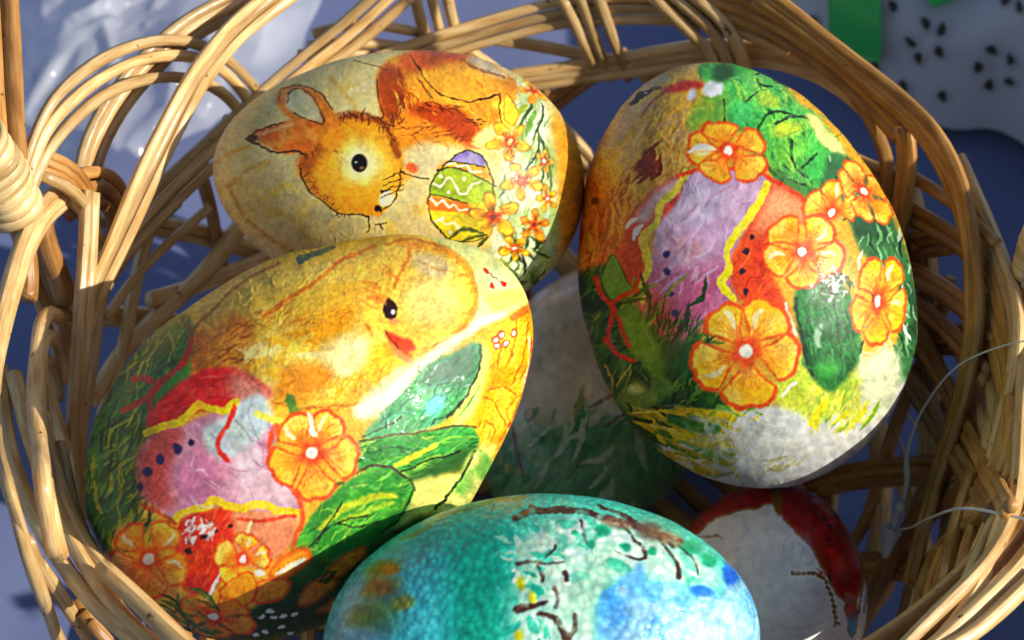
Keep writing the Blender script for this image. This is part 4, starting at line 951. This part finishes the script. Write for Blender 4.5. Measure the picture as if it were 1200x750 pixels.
    p.poly([(1004, 424), (1044, 408), (1056, 440), (1034, 490), (1006, 500), (986, 490), (1004, 465)], (226, 232, 196), soft=5)
    p.brush((940, 450, 1020, 500), [(236, 226, 70), (150, 190, 70), (222, 222, 110)], 40, 30, -58, 5, 12, .7); p.line([(968, 470), (956, 482), (950, 496)], 8, (240, 228, 60), soft=2)
    p.brush((800, 500, 1000, 570), [(250, 250, 246), (214, 218, 222), (236, 236, 220)], 60, 36, -30, 6, 40, .4); p.brush((900, 535, 940, 550), [(206, 200, 140), (170, 160, 110)], 8, 26, -25, 4, 10, .6)
    p.brush((840, 470, 900, 490), [(238, 222, 70), (130, 180, 80)], 14, 18, -20, 4, 20, .8)
    # green leaf and flowers
    p.poly([(932, 352), (942, 330), (962, 318), (986, 328), (1002, 360), (1010, 400), (1000, 432), (975, 458), (952, 442), (938, 402)], (52, 122, 66), soft=2, c2=(40, 100, 54), st=([(28, 76, 44), (90, 160, 96), (60, 130, 70)], 110, 24, 74, 2.0, .6))
    p.line([(962, 380), (958, 396), (960, 406)], 9, (170, 204, 170), taper=True, soft=2.5); p.line([(974, 330), (982, 370), (985, 410)], 3, (40, 66, 44), rough=.6); p.ell(968, 432, 12, 12, (76, 160, 76), 0, soft=1)
    p.line([(934, 350), (940, 402), (952, 440)], 4, (40, 60, 48), soft=2, rough=.7); p.brush((940, 330, 1000, 440), [(70, 150, 86), (30, 80, 44)], 40, 20, 70, 2.6, 20, .5)
    p.line([(922, 356), (926, 372), (932, 392)], 3.5, (236, 236, 226), soft=1.2); p.line([(934, 450), (924, 458), (918, 464)], 4, (240, 240, 232), soft=1.5)
    p.flower(853, 178, 48, -40, 1, .82, 10, fill=(240, 186, 60), fill2=(246, 204, 90), hi=(3,))
    p.line([(806, 176), (820, 173), (838, 176)], 9, (240, 236, 222), taper=True, soft=1.5)
    p.flower(974, 250, 42, -95, .8, 1, 10, skip=(2, 3), fill=(246, 180, 50), hi=(0,))
    p.flower(1012, 226, 46, -70, .52, 1, -32, fill=(246, 182, 50), hi=())
    p.flower(940, 294, 50, -55, 1, .95, 0, fill=(246, 184, 54), hi=(0, 1, 3))
    p.flower(1030, 352, 54, -60, .62, 1.05, 8, fill=(246, 190, 56), hi=(0, 1))
    p.flower(874, 412, 66, -62, 1, 1, 0, fill=(246, 190, 44), hi=(3, 4, 0))
    p.brush((965, 322, 990, 345), [(40, 50, 44), (230, 226, 214), (120, 120, 100)], 40, 8, 40, 2, 50, .8)  # dark speckle with a sun glint painted into it
    return p.finish(.6)

def paint_teal():
    p = Paper(300, 490, 970, 1020, (78, 208, 192), 51)
    p.brush((380, 580, 640, 900), [(60, 192, 172), (110, 212, 206), (50, 186, 164)], 90, 40, 60, 16, 60, .45)
    p.poly([(380, 740), (410, 690), (440, 660), (470, 690), (450, 760), (400, 800)], (196, 230, 230), soft=14, a=.85)  # pale cyan left end, lightened further to stand in for missing light
    p.poly([(470, 660), (520, 640), (545, 690), (520, 780), (470, 790), (450, 730)], (110, 206, 214), soft=16, a=.7)
    p.poly([(520, 640), (560, 605), (610, 600), (606, 680), (596, 800), (540, 800)], (26, 170, 142), soft=16, a=.8)
    p.poly([(604, 660), (620, 615), (660, 600), (740, 604), (820, 640), (850, 690), (812, 690), (770, 684), (740, 680), (712, 690), (702, 730), (690, 800), (606, 800), (600, 720)], (196, 232, 206), soft=11, c2=(222, 238, 220))
    p.poly([(600, 600), (660, 588), (740, 594), (800, 618), (840, 650), (800, 640), (740, 612), (660, 606), (620, 620)], (90, 206, 176), soft=8, a=.8)
    p.brush((600, 600, 830, 690), [(60, 196, 160), (130, 216, 186), (232, 244, 226)], 50, 24, 20, 9, 40, .6)
    p.brush((585, 600, 640, 800), [(36, 176, 150), (90, 206, 180), (196, 232, 206)], 50, 22, 10, 9, 60, .7)
    p.poly([(716, 690), (740, 668), (752, 660), (764, 686), (800, 688), (826, 692), (846, 700), (852, 670), (862, 662), (900, 690), (930, 760), (880, 900), (690, 860), (700, 740), (704, 710)], (130, 196, 236), soft=3, c2=(170, 216, 240))
    p.brush((706, 690, 890, 800), [(96, 176, 232), (200, 230, 246), (120, 190, 236)], 60, 16, 0, 12, 60, .5)
    p.ell(856, 672, 9, 14, (50, 120, 210), -20, soft=.8); p.ell(822, 694, 14, 7, (60, 130, 214), 10, soft=.8); p.ell(845, 740, 40, 36, (220, 238, 248), 0, soft=1, a=.7)
    p.ell(718, 715, 18, 20, (96, 176, 232), 0, soft=1)
    for x, y, a, b in ((448, 668, 20, 9), (446, 690, 22, 12), (430, 720, 22, 12), (470, 706, 14, 9)): p.ell(x, y, a, b, (170, 150, 50), -20, soft=1.2, a=.85)
    p.ell(456, 668, 12, 7, (196, 140, 40), -10, soft=1); p.ell(444, 688, 14, 8, (196, 140, 40), 10, soft=1); p.ell(440, 722, 26, 18, (110, 170, 90), 0, soft=1.4, a=.6)
    for x, y in ((610, 684), (608, 745), (625, 700)): p.ell(x, y, 5, 8, (222, 220, 60), 0, soft=.8)
    BR = (84, 50, 40)
    for q, w in (([(604, 606), (624, 600), (650, 598), (690, 602), (724, 610), (760, 624), (790, 640)], (9, 7, 5)), ([(620, 594), (650, 600), (672, 602)], 5), ([(700, 594), (730, 604), (760, 622), (800, 634)], (3, 8, 5)),
                 ([(728, 616), (744, 632), (756, 648), (754, 656), (738, 654), (720, 646)], (3, 4, 6, 4, 2)), ([(772, 632), (786, 650), (795, 664), (796, 678)], (4, 4, 6)), ([(796, 638), (812, 656), (818, 672)], 2.6),
                 ([(606, 660), (625, 658), (640, 662), (662, 660)], (5, 4, 2)), ([(640, 652), (650, 644), (652, 640)], 4), ([(630, 664), (636, 676), (636, 680)], 5), ([(650, 690), (652, 700), (650, 712)], 6),
                 ([(606, 714), (620, 712), (640, 706)], (10, 9, 5)), ([(632, 720), (650, 726), (660, 742), (668, 760)], (6, 8, 10)), ([(674, 720), (672, 736), (664, 752)], 7), ([(663, 672), (664, 680)], 6), ([(680, 612), (684, 630), (690, 640)], 3)):
        p.line(q, w, BR, soft=1.4, rough=.8)
    p.poly([(750, 610), (772, 616), (768, 632), (750, 628)], (120, 100, 84), soft=3, a=.9); p.ell(722, 614, 22, 6, (150, 110, 84), 18, soft=1, a=.7); p.ell(784, 630, 22, 8, (176, 140, 104), 20, soft=1, a=.7)
    for x, y, r in ((706, 622, 10), (732, 642, 6), (764, 646, 6), (812, 640, 11), (830, 655, 10), (672, 626, 4), (692, 638, 5)): p.ell(x, y, r, r * .8, (20, 156, 116), 10, soft=.9, a=.9)
    p.line([(470, 630), (520, 606), (570, 590), (612, 584)], 5, (150, 150, 90), soft=3, a=.7)
    return p.finish(0.4)

def paint_white_red():
    p = Paper(730, 520, 1070, 880, (240, 242, 244), 63)
    p.brush((790, 580, 1010, 760), [(246, 248, 250), (228, 232, 236)], 40, 40, -50, 10, 40, .4)
    GO = (150, 120, 50)
    A = [(800, 612), (824, 588), (856, 572), (900, 566), (914, 584), (892, 594), (862, 598), (836, 610), (812, 626)]
    p.poly(A, (168, 34, 38), soft=1.5, c2=(140, 26, 30)); p.line(A + [A[0]], 2.2, GO, rough=.2)
    B = [(918, 568), (946, 566), (975, 584), (1000, 620), (1012, 668), (1002, 704), (984, 700), (966, 668), (950, 642), (930, 622), (914, 604), (908, 584)]
    p.poly(B, (172, 36, 40), soft=1.5, c2=(146, 26, 32)); p.line(B + [B[0]], 2.4, GO, rough=.2)
    p.poly([(968, 640), (985, 646), (992, 670), (982, 672)], (206, 50, 40), soft=4); p.brush((960, 600, 995, 690), [(70, 20, 40), (200, 60, 50)], 16, 12, 60, 3, 30, .6)
    C = [(990, 694), (1002, 700), (1004, 736), (996, 744), (990, 720)]; p.poly(C, (90, 180, 210), soft=1.5, c2=(200, 70, 60)); p.line(C + [C[0]], 1.8, GO)
    for q in ([(780, 606), (806, 590), (840, 576)], [(784, 616), (800, 604), (812, 600), (806, 618), (792, 622)], [(804, 622), (822, 630), (842, 628)], [(1000, 700), (1006, 720), (1010, 690)], [(1006, 660), (1016, 690), (1012, 720)]): p.line(q, 2.2, (140, 120, 70))
    p.poly([(910, 572), (920, 576), (916, 600), (912, 606), (910, 592)], (140, 100, 40), soft=1.2); p.line([(824, 628), (846, 630)], 5, (176, 136, 60), taper=True)
    for x, y in [(928 + 6.2 * k, 670 + .25 * k * k) for k in range(7)] + [(969 + 1.6 * k, 684 + 6.5 * k) for k in range(8)]: p.ell(x, y, 3.2, 2.4, (150, 126, 50), 30, soft=.4)
    p.line([(926, 670), (950, 672), (966, 680), (974, 700), (978, 735)], 1.6, (130, 110, 50))
    p.brush((830, 620, 960, 740), [(246, 246, 246), (204, 208, 212)], 20, 14, -40, 2, 40, .6)
    return p.finish(0.25)

def paint_green():
    p = Paper(480, 240, 930, 700, (206, 204, 192), 77)
    p.poly([(540, 560), (590, 510), (650, 500), (700, 490), (760, 500), (860, 520), (900, 680), (540, 680)], (96, 150, 104), soft=14, a=.85, c2=(60, 122, 78))
    p.brush((560, 480, 860, 640), [(70, 136, 90), (110, 160, 116), (50, 116, 70), (190, 200, 180)], 120, 40, -55, 7, 24, .6)
    p.brush((580, 330, 720, 500), [(196, 192, 176), (214, 212, 202)], 30, 40, -40, 14, 40, .4)
    for q in ([(690, 478), (704, 470), (716, 462)], [(712, 500), (724, 490), (736, 484)], [(600, 500), (606, 530), (612, 556)]): p.line(q, 4, (116, 74, 46), soft=2, rough=.7)
    p.ell(621, 486, 6, 7, (150, 150, 136), 0, soft=.3); p.ell(621, 485, 4, 5, (196, 194, 184), 0, soft=.4)
    return p.finish(0.5)

# ------------------------------------------------------------------ the eggs
def build_egg(name, label, px, py, d, L, Rr, ang, k, paper, mat, N, wrinkle=1.0, tilt=0.0, seed=0):
    """an egg whose long axis lies across the view; paper is wrapped round it from the side that faces out of the basket"""
    c = unproject(px, py, d)
    f = (DIST - d * S) / DIST * S
    toward = (EYE - c); dist = np.linalg.norm(toward); toward /= dist
    rx = np.cross(UP, toward); rx /= np.linalg.norm(rx); ry = np.cross(toward, rx)
    ca, sa = math.cos(R(ang)), math.sin(R(ang))
    ax = rx * ca + ry * sa; bx = -rx * sa + ry * ca
    # tilt the long axis a little towards the viewer
    ct, st = math.cos(R(tilt)), math.sin(R(tilt))
    def surf(D):                                      # unit directions (n,3) in the frame rx, ry, toward -> local points
        w = D[:, 0:1] * rx + D[:, 1:2] * ry + D[:, 2:3] * toward
        u = w @ ax; v = w @ bx; z = w @ toward
        u, z = u * ct + z * st, z * ct - u * st
        t = np.arctan2(np.hypot(v, z) * L, u * Rr)      # parametric angle of the profile (close enough)
        q = np.arctan2(z, v)
        X = L * np.cos(t); Rad = Rr * np.sin(t) * (1 + k * np.cos(t))
        A = X * f; B_ = Rad * np.cos(q) * f; C_ = Rad * np.sin(q) * f
        A, C_ = A * ct - C_ * st, C_ * ct + A * st
        return A[:, None] * ax + B_[:, None] * bx + C_[:, None] * toward
    TH = R(100)
    # front: square -> disc -> sphere cap
    g = np.linspace(-1, 1, N); a, b = np.meshgrid(g, g)
    a, b = a.ravel(), b.ravel()
    big = np.abs(a) > np.abs(b)
    r = np.where(big, a, b); r = np.where(np.abs(r) < 1e-12, 1e-12, r)
    ph = np.where(big, (math.pi / 4) * (b / r), math.pi / 2 - (math.pi / 4) * (a / r))
    X, Yy = r * np.cos(ph), r * np.sin(ph)
    rho = np.hypot(X, Yy); phi = np.arctan2(Yy, X)
    th = 2 * np.arcsin(np.clip(rho * math.sin(TH / 2), 0, 1))
    F = grid_faces(N, N)
    # back: rings from the border of the square to the pole
    idx = np.arange(N * N).reshape(N, N)
    ring = np.concatenate([idx[0, :-1], idx[:-1, -1], idx[-1, :0:-1], idx[:0:-1, 0]])
    m_ = len(ring); nb = 14; base = N * N
    phis, ths = [phi], [th]
    prev = ring
    for i in range(1, nb):
        cur = base + (i - 1) * m_ + np.arange(m_)
        phis.append(phi[ring]); ths.append(np.full(m_, TH + (math.pi - TH) * i / nb))
        F += np.stack([prev, cur, np.roll(cur, -1), np.roll(prev, -1)], 1).tolist()
        prev = cur
    pole = base + (nb - 1) * m_
    F += [(int(prev[i]), pole, int(prev[(i + 1) % m_])) for i in range(m_)]
    phi = np.concatenate(phis + [[0]]); th = np.concatenate(ths + [[math.pi]])
    D = np.stack([np.sin(th) * np.cos(phi), np.sin(th) * np.sin(phi), np.cos(th)], 1)
    P = surf(D)
    # paper coordinates: flat over the face, running on past the edge round the back
    lim = R(84)
    De = np.stack([np.sin(np.minimum(th, lim)) * np.cos(phi), np.sin(np.minimum(th, lim)) * np.sin(phi), np.cos(np.minimum(th, lim))], 1)
    Q = project(c + surf(De))
    Q = np.array([px, py]) + (Q - [px, py]) * (1 + 0.55 * np.maximum(th - lim, 0))[:, None]
    gx_ = np.clip((Q[:, 0] - paper.x0) * paper.ss, 0, paper.w - 1.01); gy_ = np.clip((Q[:, 1] - paper.y0) * paper.ss, 0, paper.h - 1.01)
    def sample(im):
        xi, yi = gx_.astype(int), gy_.astype(int); fx, fy = gx_ - xi, gy_ - yi
        if im.ndim == 3: fx, fy = fx[:, None], fy[:, None]
        return (im[yi, xi] * (1 - fx) + im[yi, xi + 1] * fx) * (1 - fy) + (im[yi + 1, xi] * (1 - fx) + im[yi + 1, xi + 1] * fx) * fy
    C = sample(paper.img); C = C.mean(1, keepdims=True) + (C - C.mean(1, keepdims=True)) * paper.sat
    C = 255 * (np.clip(C, 3, 252) / 255) ** 1.13
    C = lin(C) * 0.95
    # creases and lumps of the glued paper
    sh = (paper.h, paper.w)
    n1 = fbm2(sh, 40 * paper.ss, 4, seed + 100); n2 = fbm2(sh, 18 * paper.ss, 4, seed + 101); n3 = fbm2(sh, 80 * paper.ss, 3, seed + 102); n4 = fbm2(sh, 7 * paper.ss, 3, seed + 103)
    ridge = np.maximum(0, 1 - np.abs(n1 - .5) * 34) * np.clip((n3 - .42) * 5, 0, 1) + .6 * np.maximum(0, 1 - np.abs(n2 - .5) * 22) * np.clip((n3 - .5) * 6, 0, 1)
    hgt = sample((n3 - .5) * 0.0012 + ridge * 0.00013 + (n2 - .5) * 0.00022 + (n4 - .5) * 0.00006)
    nrm = P / np.linalg.norm(P, axis=1)[:, None]
    P = P + nrm * (hgt * wrinkle)[:, None]
    me = bpy.data.meshes.new(name)
    tri = [f for f in F if len(f) == 3]; quads = [f for f in F if len(f) == 4]
    nV = len(P); nl = len(quads) * 4 + len(tri) * 3
    me.vertices.add(nV); me.vertices.foreach_set('co', P.astype(np.float32).ravel())
    loops = np.concatenate([np.array(quads, np.int32).ravel(), np.array(tri, np.int32).ravel()]).astype(np.int32)
    me.loops.add(nl); me.loops.foreach_set('vertex_index', loops)
    tot = np.concatenate([np.full(len(quads), 4), np.full(len(tri), 3)]).astype(np.int32)
    me.polygons.add(len(tot)); me.polygons.foreach_set('loop_start', np.concatenate([[0], np.cumsum(tot)[:-1]]).astype(np.int32))
    me.polygons.foreach_set('use_smooth', np.ones(len(tot), bool))
    me.update(calc_edges=True); me.validate()
    at = me.attributes.new('print', 'FLOAT_COLOR', 'POINT')
    at.data.foreach_set('color', np.concatenate([C, np.ones((nV, 1))], 1).astype(np.float32).ravel())
    l_ = me.uv_layers.new(name='UVMap')
    l_.data.foreach_set('uv', Q[loops].astype(np.float32).ravel())
    me.materials.append(mat)
    o = bpy.data.objects.new(name, me); col.objects.link(o); o.location = c
    return tag(o, label, 'egg', 'decorated eggs in the basket')

PAPER = egg_material('printed_paper')
PARCH = egg_material('parchment_paper', screen=0.06)
BEADS = egg_material('painted_foam_beads', beads=True, screen=0, rough=0.45, bump=0.5, coat=0.25)
GLOSS = egg_material('varnished_white', screen=0.05, rough=0.28, coat=0.7)
EGGS = [
    ('decorated_egg', 'yellow egg printed with a brown bunny holding a small striped egg', 467.2, 211.7, -106, 217.9, 153.3, -5.5, .168, paint_bunny(), PARCH, 420, .4),
    ('decorated_egg', 'large yellow egg printed with a chick above a lilac and red egg', 370.4, 499.2, 121, 291.7, 199.4, 37.4, -.167, paint_chick(), PAPER, 520, 1.0),
    ('decorated_egg', 'upright egg printed with orange flowers and green cabbage leaf, white at its lower end', 868.5, 321.4, -90, 253.5, 192.2, -73.4, .10, paint_lily(), PAPER, 500, .9),
    ('decorated_egg', 'turquoise and blue egg of beady foam with brown twig marks', 633.7, 755.6, 292, 256.3, 176.2, 3.9, -.022, paint_teal(), BEADS, 440, .5),
    ('decorated_egg', 'glossy white egg with red petals edged in gold', 895.7, 703.6, -150, 139.4, 120.5, 77.6, -.059, paint_white_red(), GLOSS, 260, .4),
    ('decorated_egg', 'whitish egg smeared with green, shaded beneath the flower printed egg', 700, 470, -400, 172, 135, 60, .05, paint_green(), GLOSS, 240, .8),
]
for i, e in enumerate(EGGS):
    build_egg(*e, seed=i * 10)
# ------------------------------------------------------------------ the plastic tag loop tied to the wall
m, n, l, p = new_mat('clear_nylon')
p.inputs['Base Color'].default_value = (0.86, 0.87, 0.84, 1)
p.inputs['Roughness'].default_value = 0.22
p.inputs['Transmission Weight'].default_value = 0.5
p.inputs['Subsurface Weight'].default_value = 0.2
p.inputs['Subsurface Radius'].default_value = (0.002, 0.002, 0.002)
NYLON = m
def hang(px, py, lift=9):
    P = on_wall(px, py, 'far'); return P + inward(P, 'far') * lift * 0.001
tl = hang(1085, 628)
tagroot = tag(empty('tag_fastener', tl), 'small clear plastic tag loop with cone lock hanging on the inner basket wall', 'tag fastener')
def smooth_tube(name, pts, rad, mat, parent, sides=10, n_=40, lift=9):
    P = catmull(np.array([hang(x, y, lf) for (x, y), lf in zip(pts, np.broadcast_to(lift, len(pts)))]), n_)
    return tube(name, P, np.interp(np.linspace(0, 1, n_), np.linspace(0, 1, np.size(rad)), np.atleast_1d(rad)), mat, parent, sides)
smooth_tube('thread', [(1215, 392), (1190, 408), (1160, 438), (1133, 490), (1115, 540), (1106, 572), (1098, 597)], [.00025] * 6 + [.00032, .0005, .0008, .0005], NYLON, tagroot, lift=(-3, 3, 9, 12, 12, 10, 9))
smooth_tube('thread', [(1088, 632), (1110, 635), (1140, 631), (1170, 621), (1215, 604)], .00034, NYLON, tagroot, lift=(9, 10, 11, 8, -3))
smooth_tube('lock_bead', [(1096, 597), (1094, 604), (1091, 611)], [.0004, .0011, .0014, .0014, .0011, .0004], NYLON, tagroot, 14, 16)
smooth_tube('stem', [(1092, 608), (1085, 630)], [.0008, .0010, .0010], NYLON, tagroot, 12, 10)
smooth_tube('lock_cone', [(1085, 626), (1083, 632), (1078, 655), (1075, 667)], [.0003, .0025, .0026, .0022, .0019, .0016, .0013, .0011, .0002], NYLON, tagroot, 16, 40)

# ------------------------------------------------------------------ behind the basket: eyelet bag, green ribbons, crumpled film
from mathutils.bvhtree import BVHTree
m, n, l, p = new_mat('white_cotton')
tc = n.new('ShaderNodeTexCoord')
nz = n.new('ShaderNodeTexNoise'); nz.inputs['Scale'].default_value = 60; nz.inputs['Detail'].default_value = 5
l.new(tc.outputs['Object'], nz.inputs['Vector'])
rp = n.new('ShaderNodeValToRGB'); rp.color_ramp.elements[0].color = (0.50, 0.50, 0.53, 1); rp.color_ramp.elements[1].color = (0.66, 0.65, 0.66, 1)
l.new(nz.outputs['Fac'], rp.inputs[0]); l.new(rp.outputs[0], p.inputs['Base Color']); p.inputs['Roughness'].default_value = 0.8
wv = n.new('ShaderNodeTexNoise'); wv.inputs['Scale'].default_value = 900
l.new(tc.outputs['Object'], wv.inputs['Vector'])
bp = n.new('ShaderNodeBump'); bp.inputs['Strength'].default_value = 0.3; bp.inputs['Distance'].default_value = 0.0005
l.new(wv.outputs['Fac'], bp.inputs['Height']); l.new(bp.outputs[0], p.inputs['Normal'])
COTTON = m
# outline on the cloth with its height and the way it runs back: x, y, 0, height, sweep x, sweep y
edge = [[*on_plane(x, y, 0.0)[:2], 0.0, h, 0.05, 0.26] for x, y, h in [(850, -90, .02), (885, -30, .025), (915, 22, .032), (960, 64, .036), (1005, 98, .04), (1060, 126, .04), (1120, 140, .042), (1190, 150, .056)]]
edge += [[.178, .135, 0, .105, .10, .24], [.184, .095, 0, .125, .18, .18], [.184, .05, 0, .125, .22, .12], [.185, .0, 0, .178, .24, .08], [.188, -.045, 0, .178, .24, .05], [.200, -.085, 0, .16, .24, .02], [.24, -.10, 0, .13, .24, .0], [.30, -.10, 0, .06, .2, .0]]  # unseen right shoulder, added tall to shade the border and cloth
ns, ntt = 150, 60
E6 = catmull(np.array(edge), ns)
tt = np.linspace(0, 1, ntt)
bn = fbm2((ntt, ns), 15, 4, 91)
V = []
for j, t in enumerate(tt):
    prof = math.sin(math.pi * min(1, t ** 0.5)) ** 0.4 if 0 < t < 1 else 0.0
    P = E6[:, :3].copy(); P[:, 2] = -0.004
    P[:, 0] += t * E6[:, 4]; P[:, 1] += t * E6[:, 5]
    P[:, 2] += E6[:, 3] * prof * (1 + 0.25 * (bn[j] - .5)) + 0.024 * (bn[j] - .5) * prof
    V.append(P)
V = np.array(V).reshape(-1, 3)
bag = tag(empty('eyelet_bag', V[:ns].mean(0)), 'white cotton bag with dark punched eyelets lying on the blue cloth', 'fabric bag')
Fb = grid_faces(ns, ntt)
mesh_obj('fabric', V, Fb, COTTON, bag)
bvh = BVHTree.FromPolygons([Vector(v) for v in V], Fb)
m, n, l, p = new_mat('eyelet_shadow_cloth'); p.inputs['Base Color'].default_value = (0.06, 0.055, 0.035, 1); p.inputs['Roughness'].default_value = 0.9
DARK = m
def on_bag(px, py):
    d = Vector(unproject(px, py) - EYE).normalized()
    loc, nrm, _, _ = bvh.ray_cast(Vector(EYE), d)
    if loc is None: return None, None
    if nrm.dot(d) > 0: nrm = -nrm
    return np.array(loc), np.array(nrm)
k = 0
for x, y, a in ((1085, 28, 20), (1104, 35, -30), (1068, 49, 50), (1101, 60, 20), (1077, 67, -50), (1162, 58, 70), (1185, 69, -40), (1146, 78, 20), (1183, 95, 60), (1159, 99, -60), (1105, 112, 10), (1060, 100, 30), (1027, 76, 30), (1046, 8, 20), (955, 22, 40), (1196, 8, 10), (1180, 2, 60)):
    c, nn = on_bag(x, y)
    if c is None: continue
    u = np.cross(nn, [math.cos(R(a)), math.sin(R(a)), 0.2]); u /= np.linalg.norm(u); w = np.cross(nn, u)
    P = np.array([c + nn * .0004 + (u * math.cos(q) * .0027 + w * math.sin(q) * .0019) * (0.96 + .08 * math.sin(3 * q + k)) for q in np.linspace(0, 2 * math.pi, 25)])
    hole = mesh_obj('eyelet', np.vstack([P[:-1], c + nn * .0002]), [(i, (i + 1) % 24, 24) for i in range(24)], DARK, bag, smooth=False)
    tb = tube('eyelet_rim', P, .00042, COTTON, bag, sides=7, caps=False)
    tb.parent = hole; tb.matrix_parent_inverse = hole.matrix_basis.inverted()
    k += 1
m, n, l, p = new_mat('green_satin'); p.inputs['Base Color'].default_value = (0.02, 0.52, 0.07, 1); p.inputs['Roughness'].default_value = 0.45; p.inputs['Sheen Weight'].default_value = 0.2
tc = n.new('ShaderNodeTexCoord'); nz = n.new('ShaderNodeTexNoise'); nz.inputs['Scale'].default_value = 300
l.new(tc.outputs['Object'], nz.inputs['Vector']); bp = n.new('ShaderNodeBump'); bp.inputs['Strength'].default_value = .2; bp.inputs['Distance'].default_value = .0004
l.new(nz.outputs['Fac'], bp.inputs['Height']); l.new(bp.outputs[0], p.inputs['Normal'])
GREEN = m
def ribbon(label, quad, lift):
    """a strip of ribbon resting on the bag; quad = four corners in photo pixels"""
    q = np.array(quad, float); N1, N2 = 14, 24; top, bot = [], []
    for j in np.linspace(0, 1, N2):
        a = q[0] * (1 - j) + q[3] * j; b = q[1] * (1 - j) + q[2] * j
        for i in np.linspace(0, 1, N1):
            x, y = a * (1 - i) + b * i
            c, nn = on_bag(x, y)
            if c is None: c = on_plane(x, y, .02); nn = np.array([0, -.3, .95])
            top.append(c); bot.append(nn)
    T_ = np.array(top).reshape(N2, N1, 3)
    for _ in range(12):
        T_[1:-1] = .25 * T_[:-2] + .5 * T_[1:-1] + .25 * T_[2:]; T_[:, 1:-1] = .25 * T_[:, :-2] + .5 * T_[:, 1:-1] + .25 * T_[:, 2:]
    nn = np.array(bot).mean(0); nn /= np.linalg.norm(nn)
    T_ = T_.reshape(-1, 3) + nn * lift; B_ = T_ - nn * .0009
    F = grid_faces(N1, N2); M = len(T_); F = F + [tuple(v + M for v in f[::-1]) for f in F]
    rim = [j * N1 for j in range(N2)] + [(N2 - 1) * N1 + i for i in range(1, N1)] + [j * N1 + N1 - 1 for j in range(N2 - 2, -1, -1)] + [i for i in range(N1 - 2, 0, -1)]
    F += [(rim[i], rim[i] + M, rim[(i + 1) % len(rim)] + M, rim[(i + 1) % len(rim)]) for i in range(len(rim))]
    tag(mesh_obj('green_ribbon', np.vstack([T_, B_]), F, GREEN), label, 'ribbon', 'green ribbons on the eyelet bag')
ribbon('wide straight green ribbon end on the bag just behind the basket border', [(978, -60), (1041, -60), (1040, 72), (982, 70)], .0045)
ribbon('pointed green ribbon tip on the eyelet bag, above the dark eyelets', [(1066, -40), (1156, -40), (1130, 3), (1092, 17)], .005)

m, n, l, p = new_mat('clear_film')
out = n['Material Output']
p.inputs['Base Color'].default_value = (0.80, 0.84, 0.90, 1); p.inputs['Roughness'].default_value = 0.16; p.inputs['Coat Weight'].default_value = 0.6; p.inputs['Coat Roughness'].default_value = 0.08
tr = n.new('ShaderNodeBsdfTransparent'); mxs = n.new('ShaderNodeMixShader')
tc = n.new('ShaderNodeTexCoord'); nz = n.new('ShaderNodeTexNoise'); nz.inputs['Scale'].default_value = 10; nz.inputs['Detail'].default_value = 4; nz.inputs['Distortion'].default_value = 1.6
l.new(tc.outputs['Object'], nz.inputs['Vector'])
mr = n.new('ShaderNodeMapRange'); mr.inputs[1].default_value = .38; mr.inputs[2].default_value = .66; mr.inputs[3].default_value = .2; mr.inputs[4].default_value = .5
l.new(nz.outputs['Fac'], mr.inputs[0]); l.new(mr.outputs[0], mxs.inputs[0]); l.new(tr.outputs[0], mxs.inputs[1]); l.new(p.outputs[0], mxs.inputs[2]); l.new(mxs.outputs[0], out.inputs['Surface'])
FILM = m
corners = [on_plane(x, y, 0.004) for x, y in [(10, -70), (400, -70), (340, 110), (50, 270)]]
N1, N2 = 120, 100
fn = fbm2((N2, N1), 44, 3, 131); fr = np.abs(fbm2((N2, N1), 34, 3, 132) - .5)
V = []
for j in range(N2):
    for i in range(N1):
        a, b = i / (N1 - 1), j / (N2 - 1)
        P = (corners[0] * (1 - a) + corners[1] * a) * (1 - b) + (corners[3] * (1 - a) + corners[2] * a) * b
        ed = min(a, 1 - a, b, 1 - b)
        P = P + np.array([0.014 * (fn[j, i] - .5), 0.03 * (fn[j, N1 - 1 - i] - .5), 0.004 + 0.014 * fn[j, i] * min(1, ed * 6) + 0.006 * max(0, 1 - fr[j, i] * 12) * min(1, ed * 8)])
        V.append(P)
tag(mesh_obj('plastic_film', V, grid_faces(N1, N2), FILM), 'crumpled clear plastic film lying on the blue cloth beyond the looped border', 'plastic film')
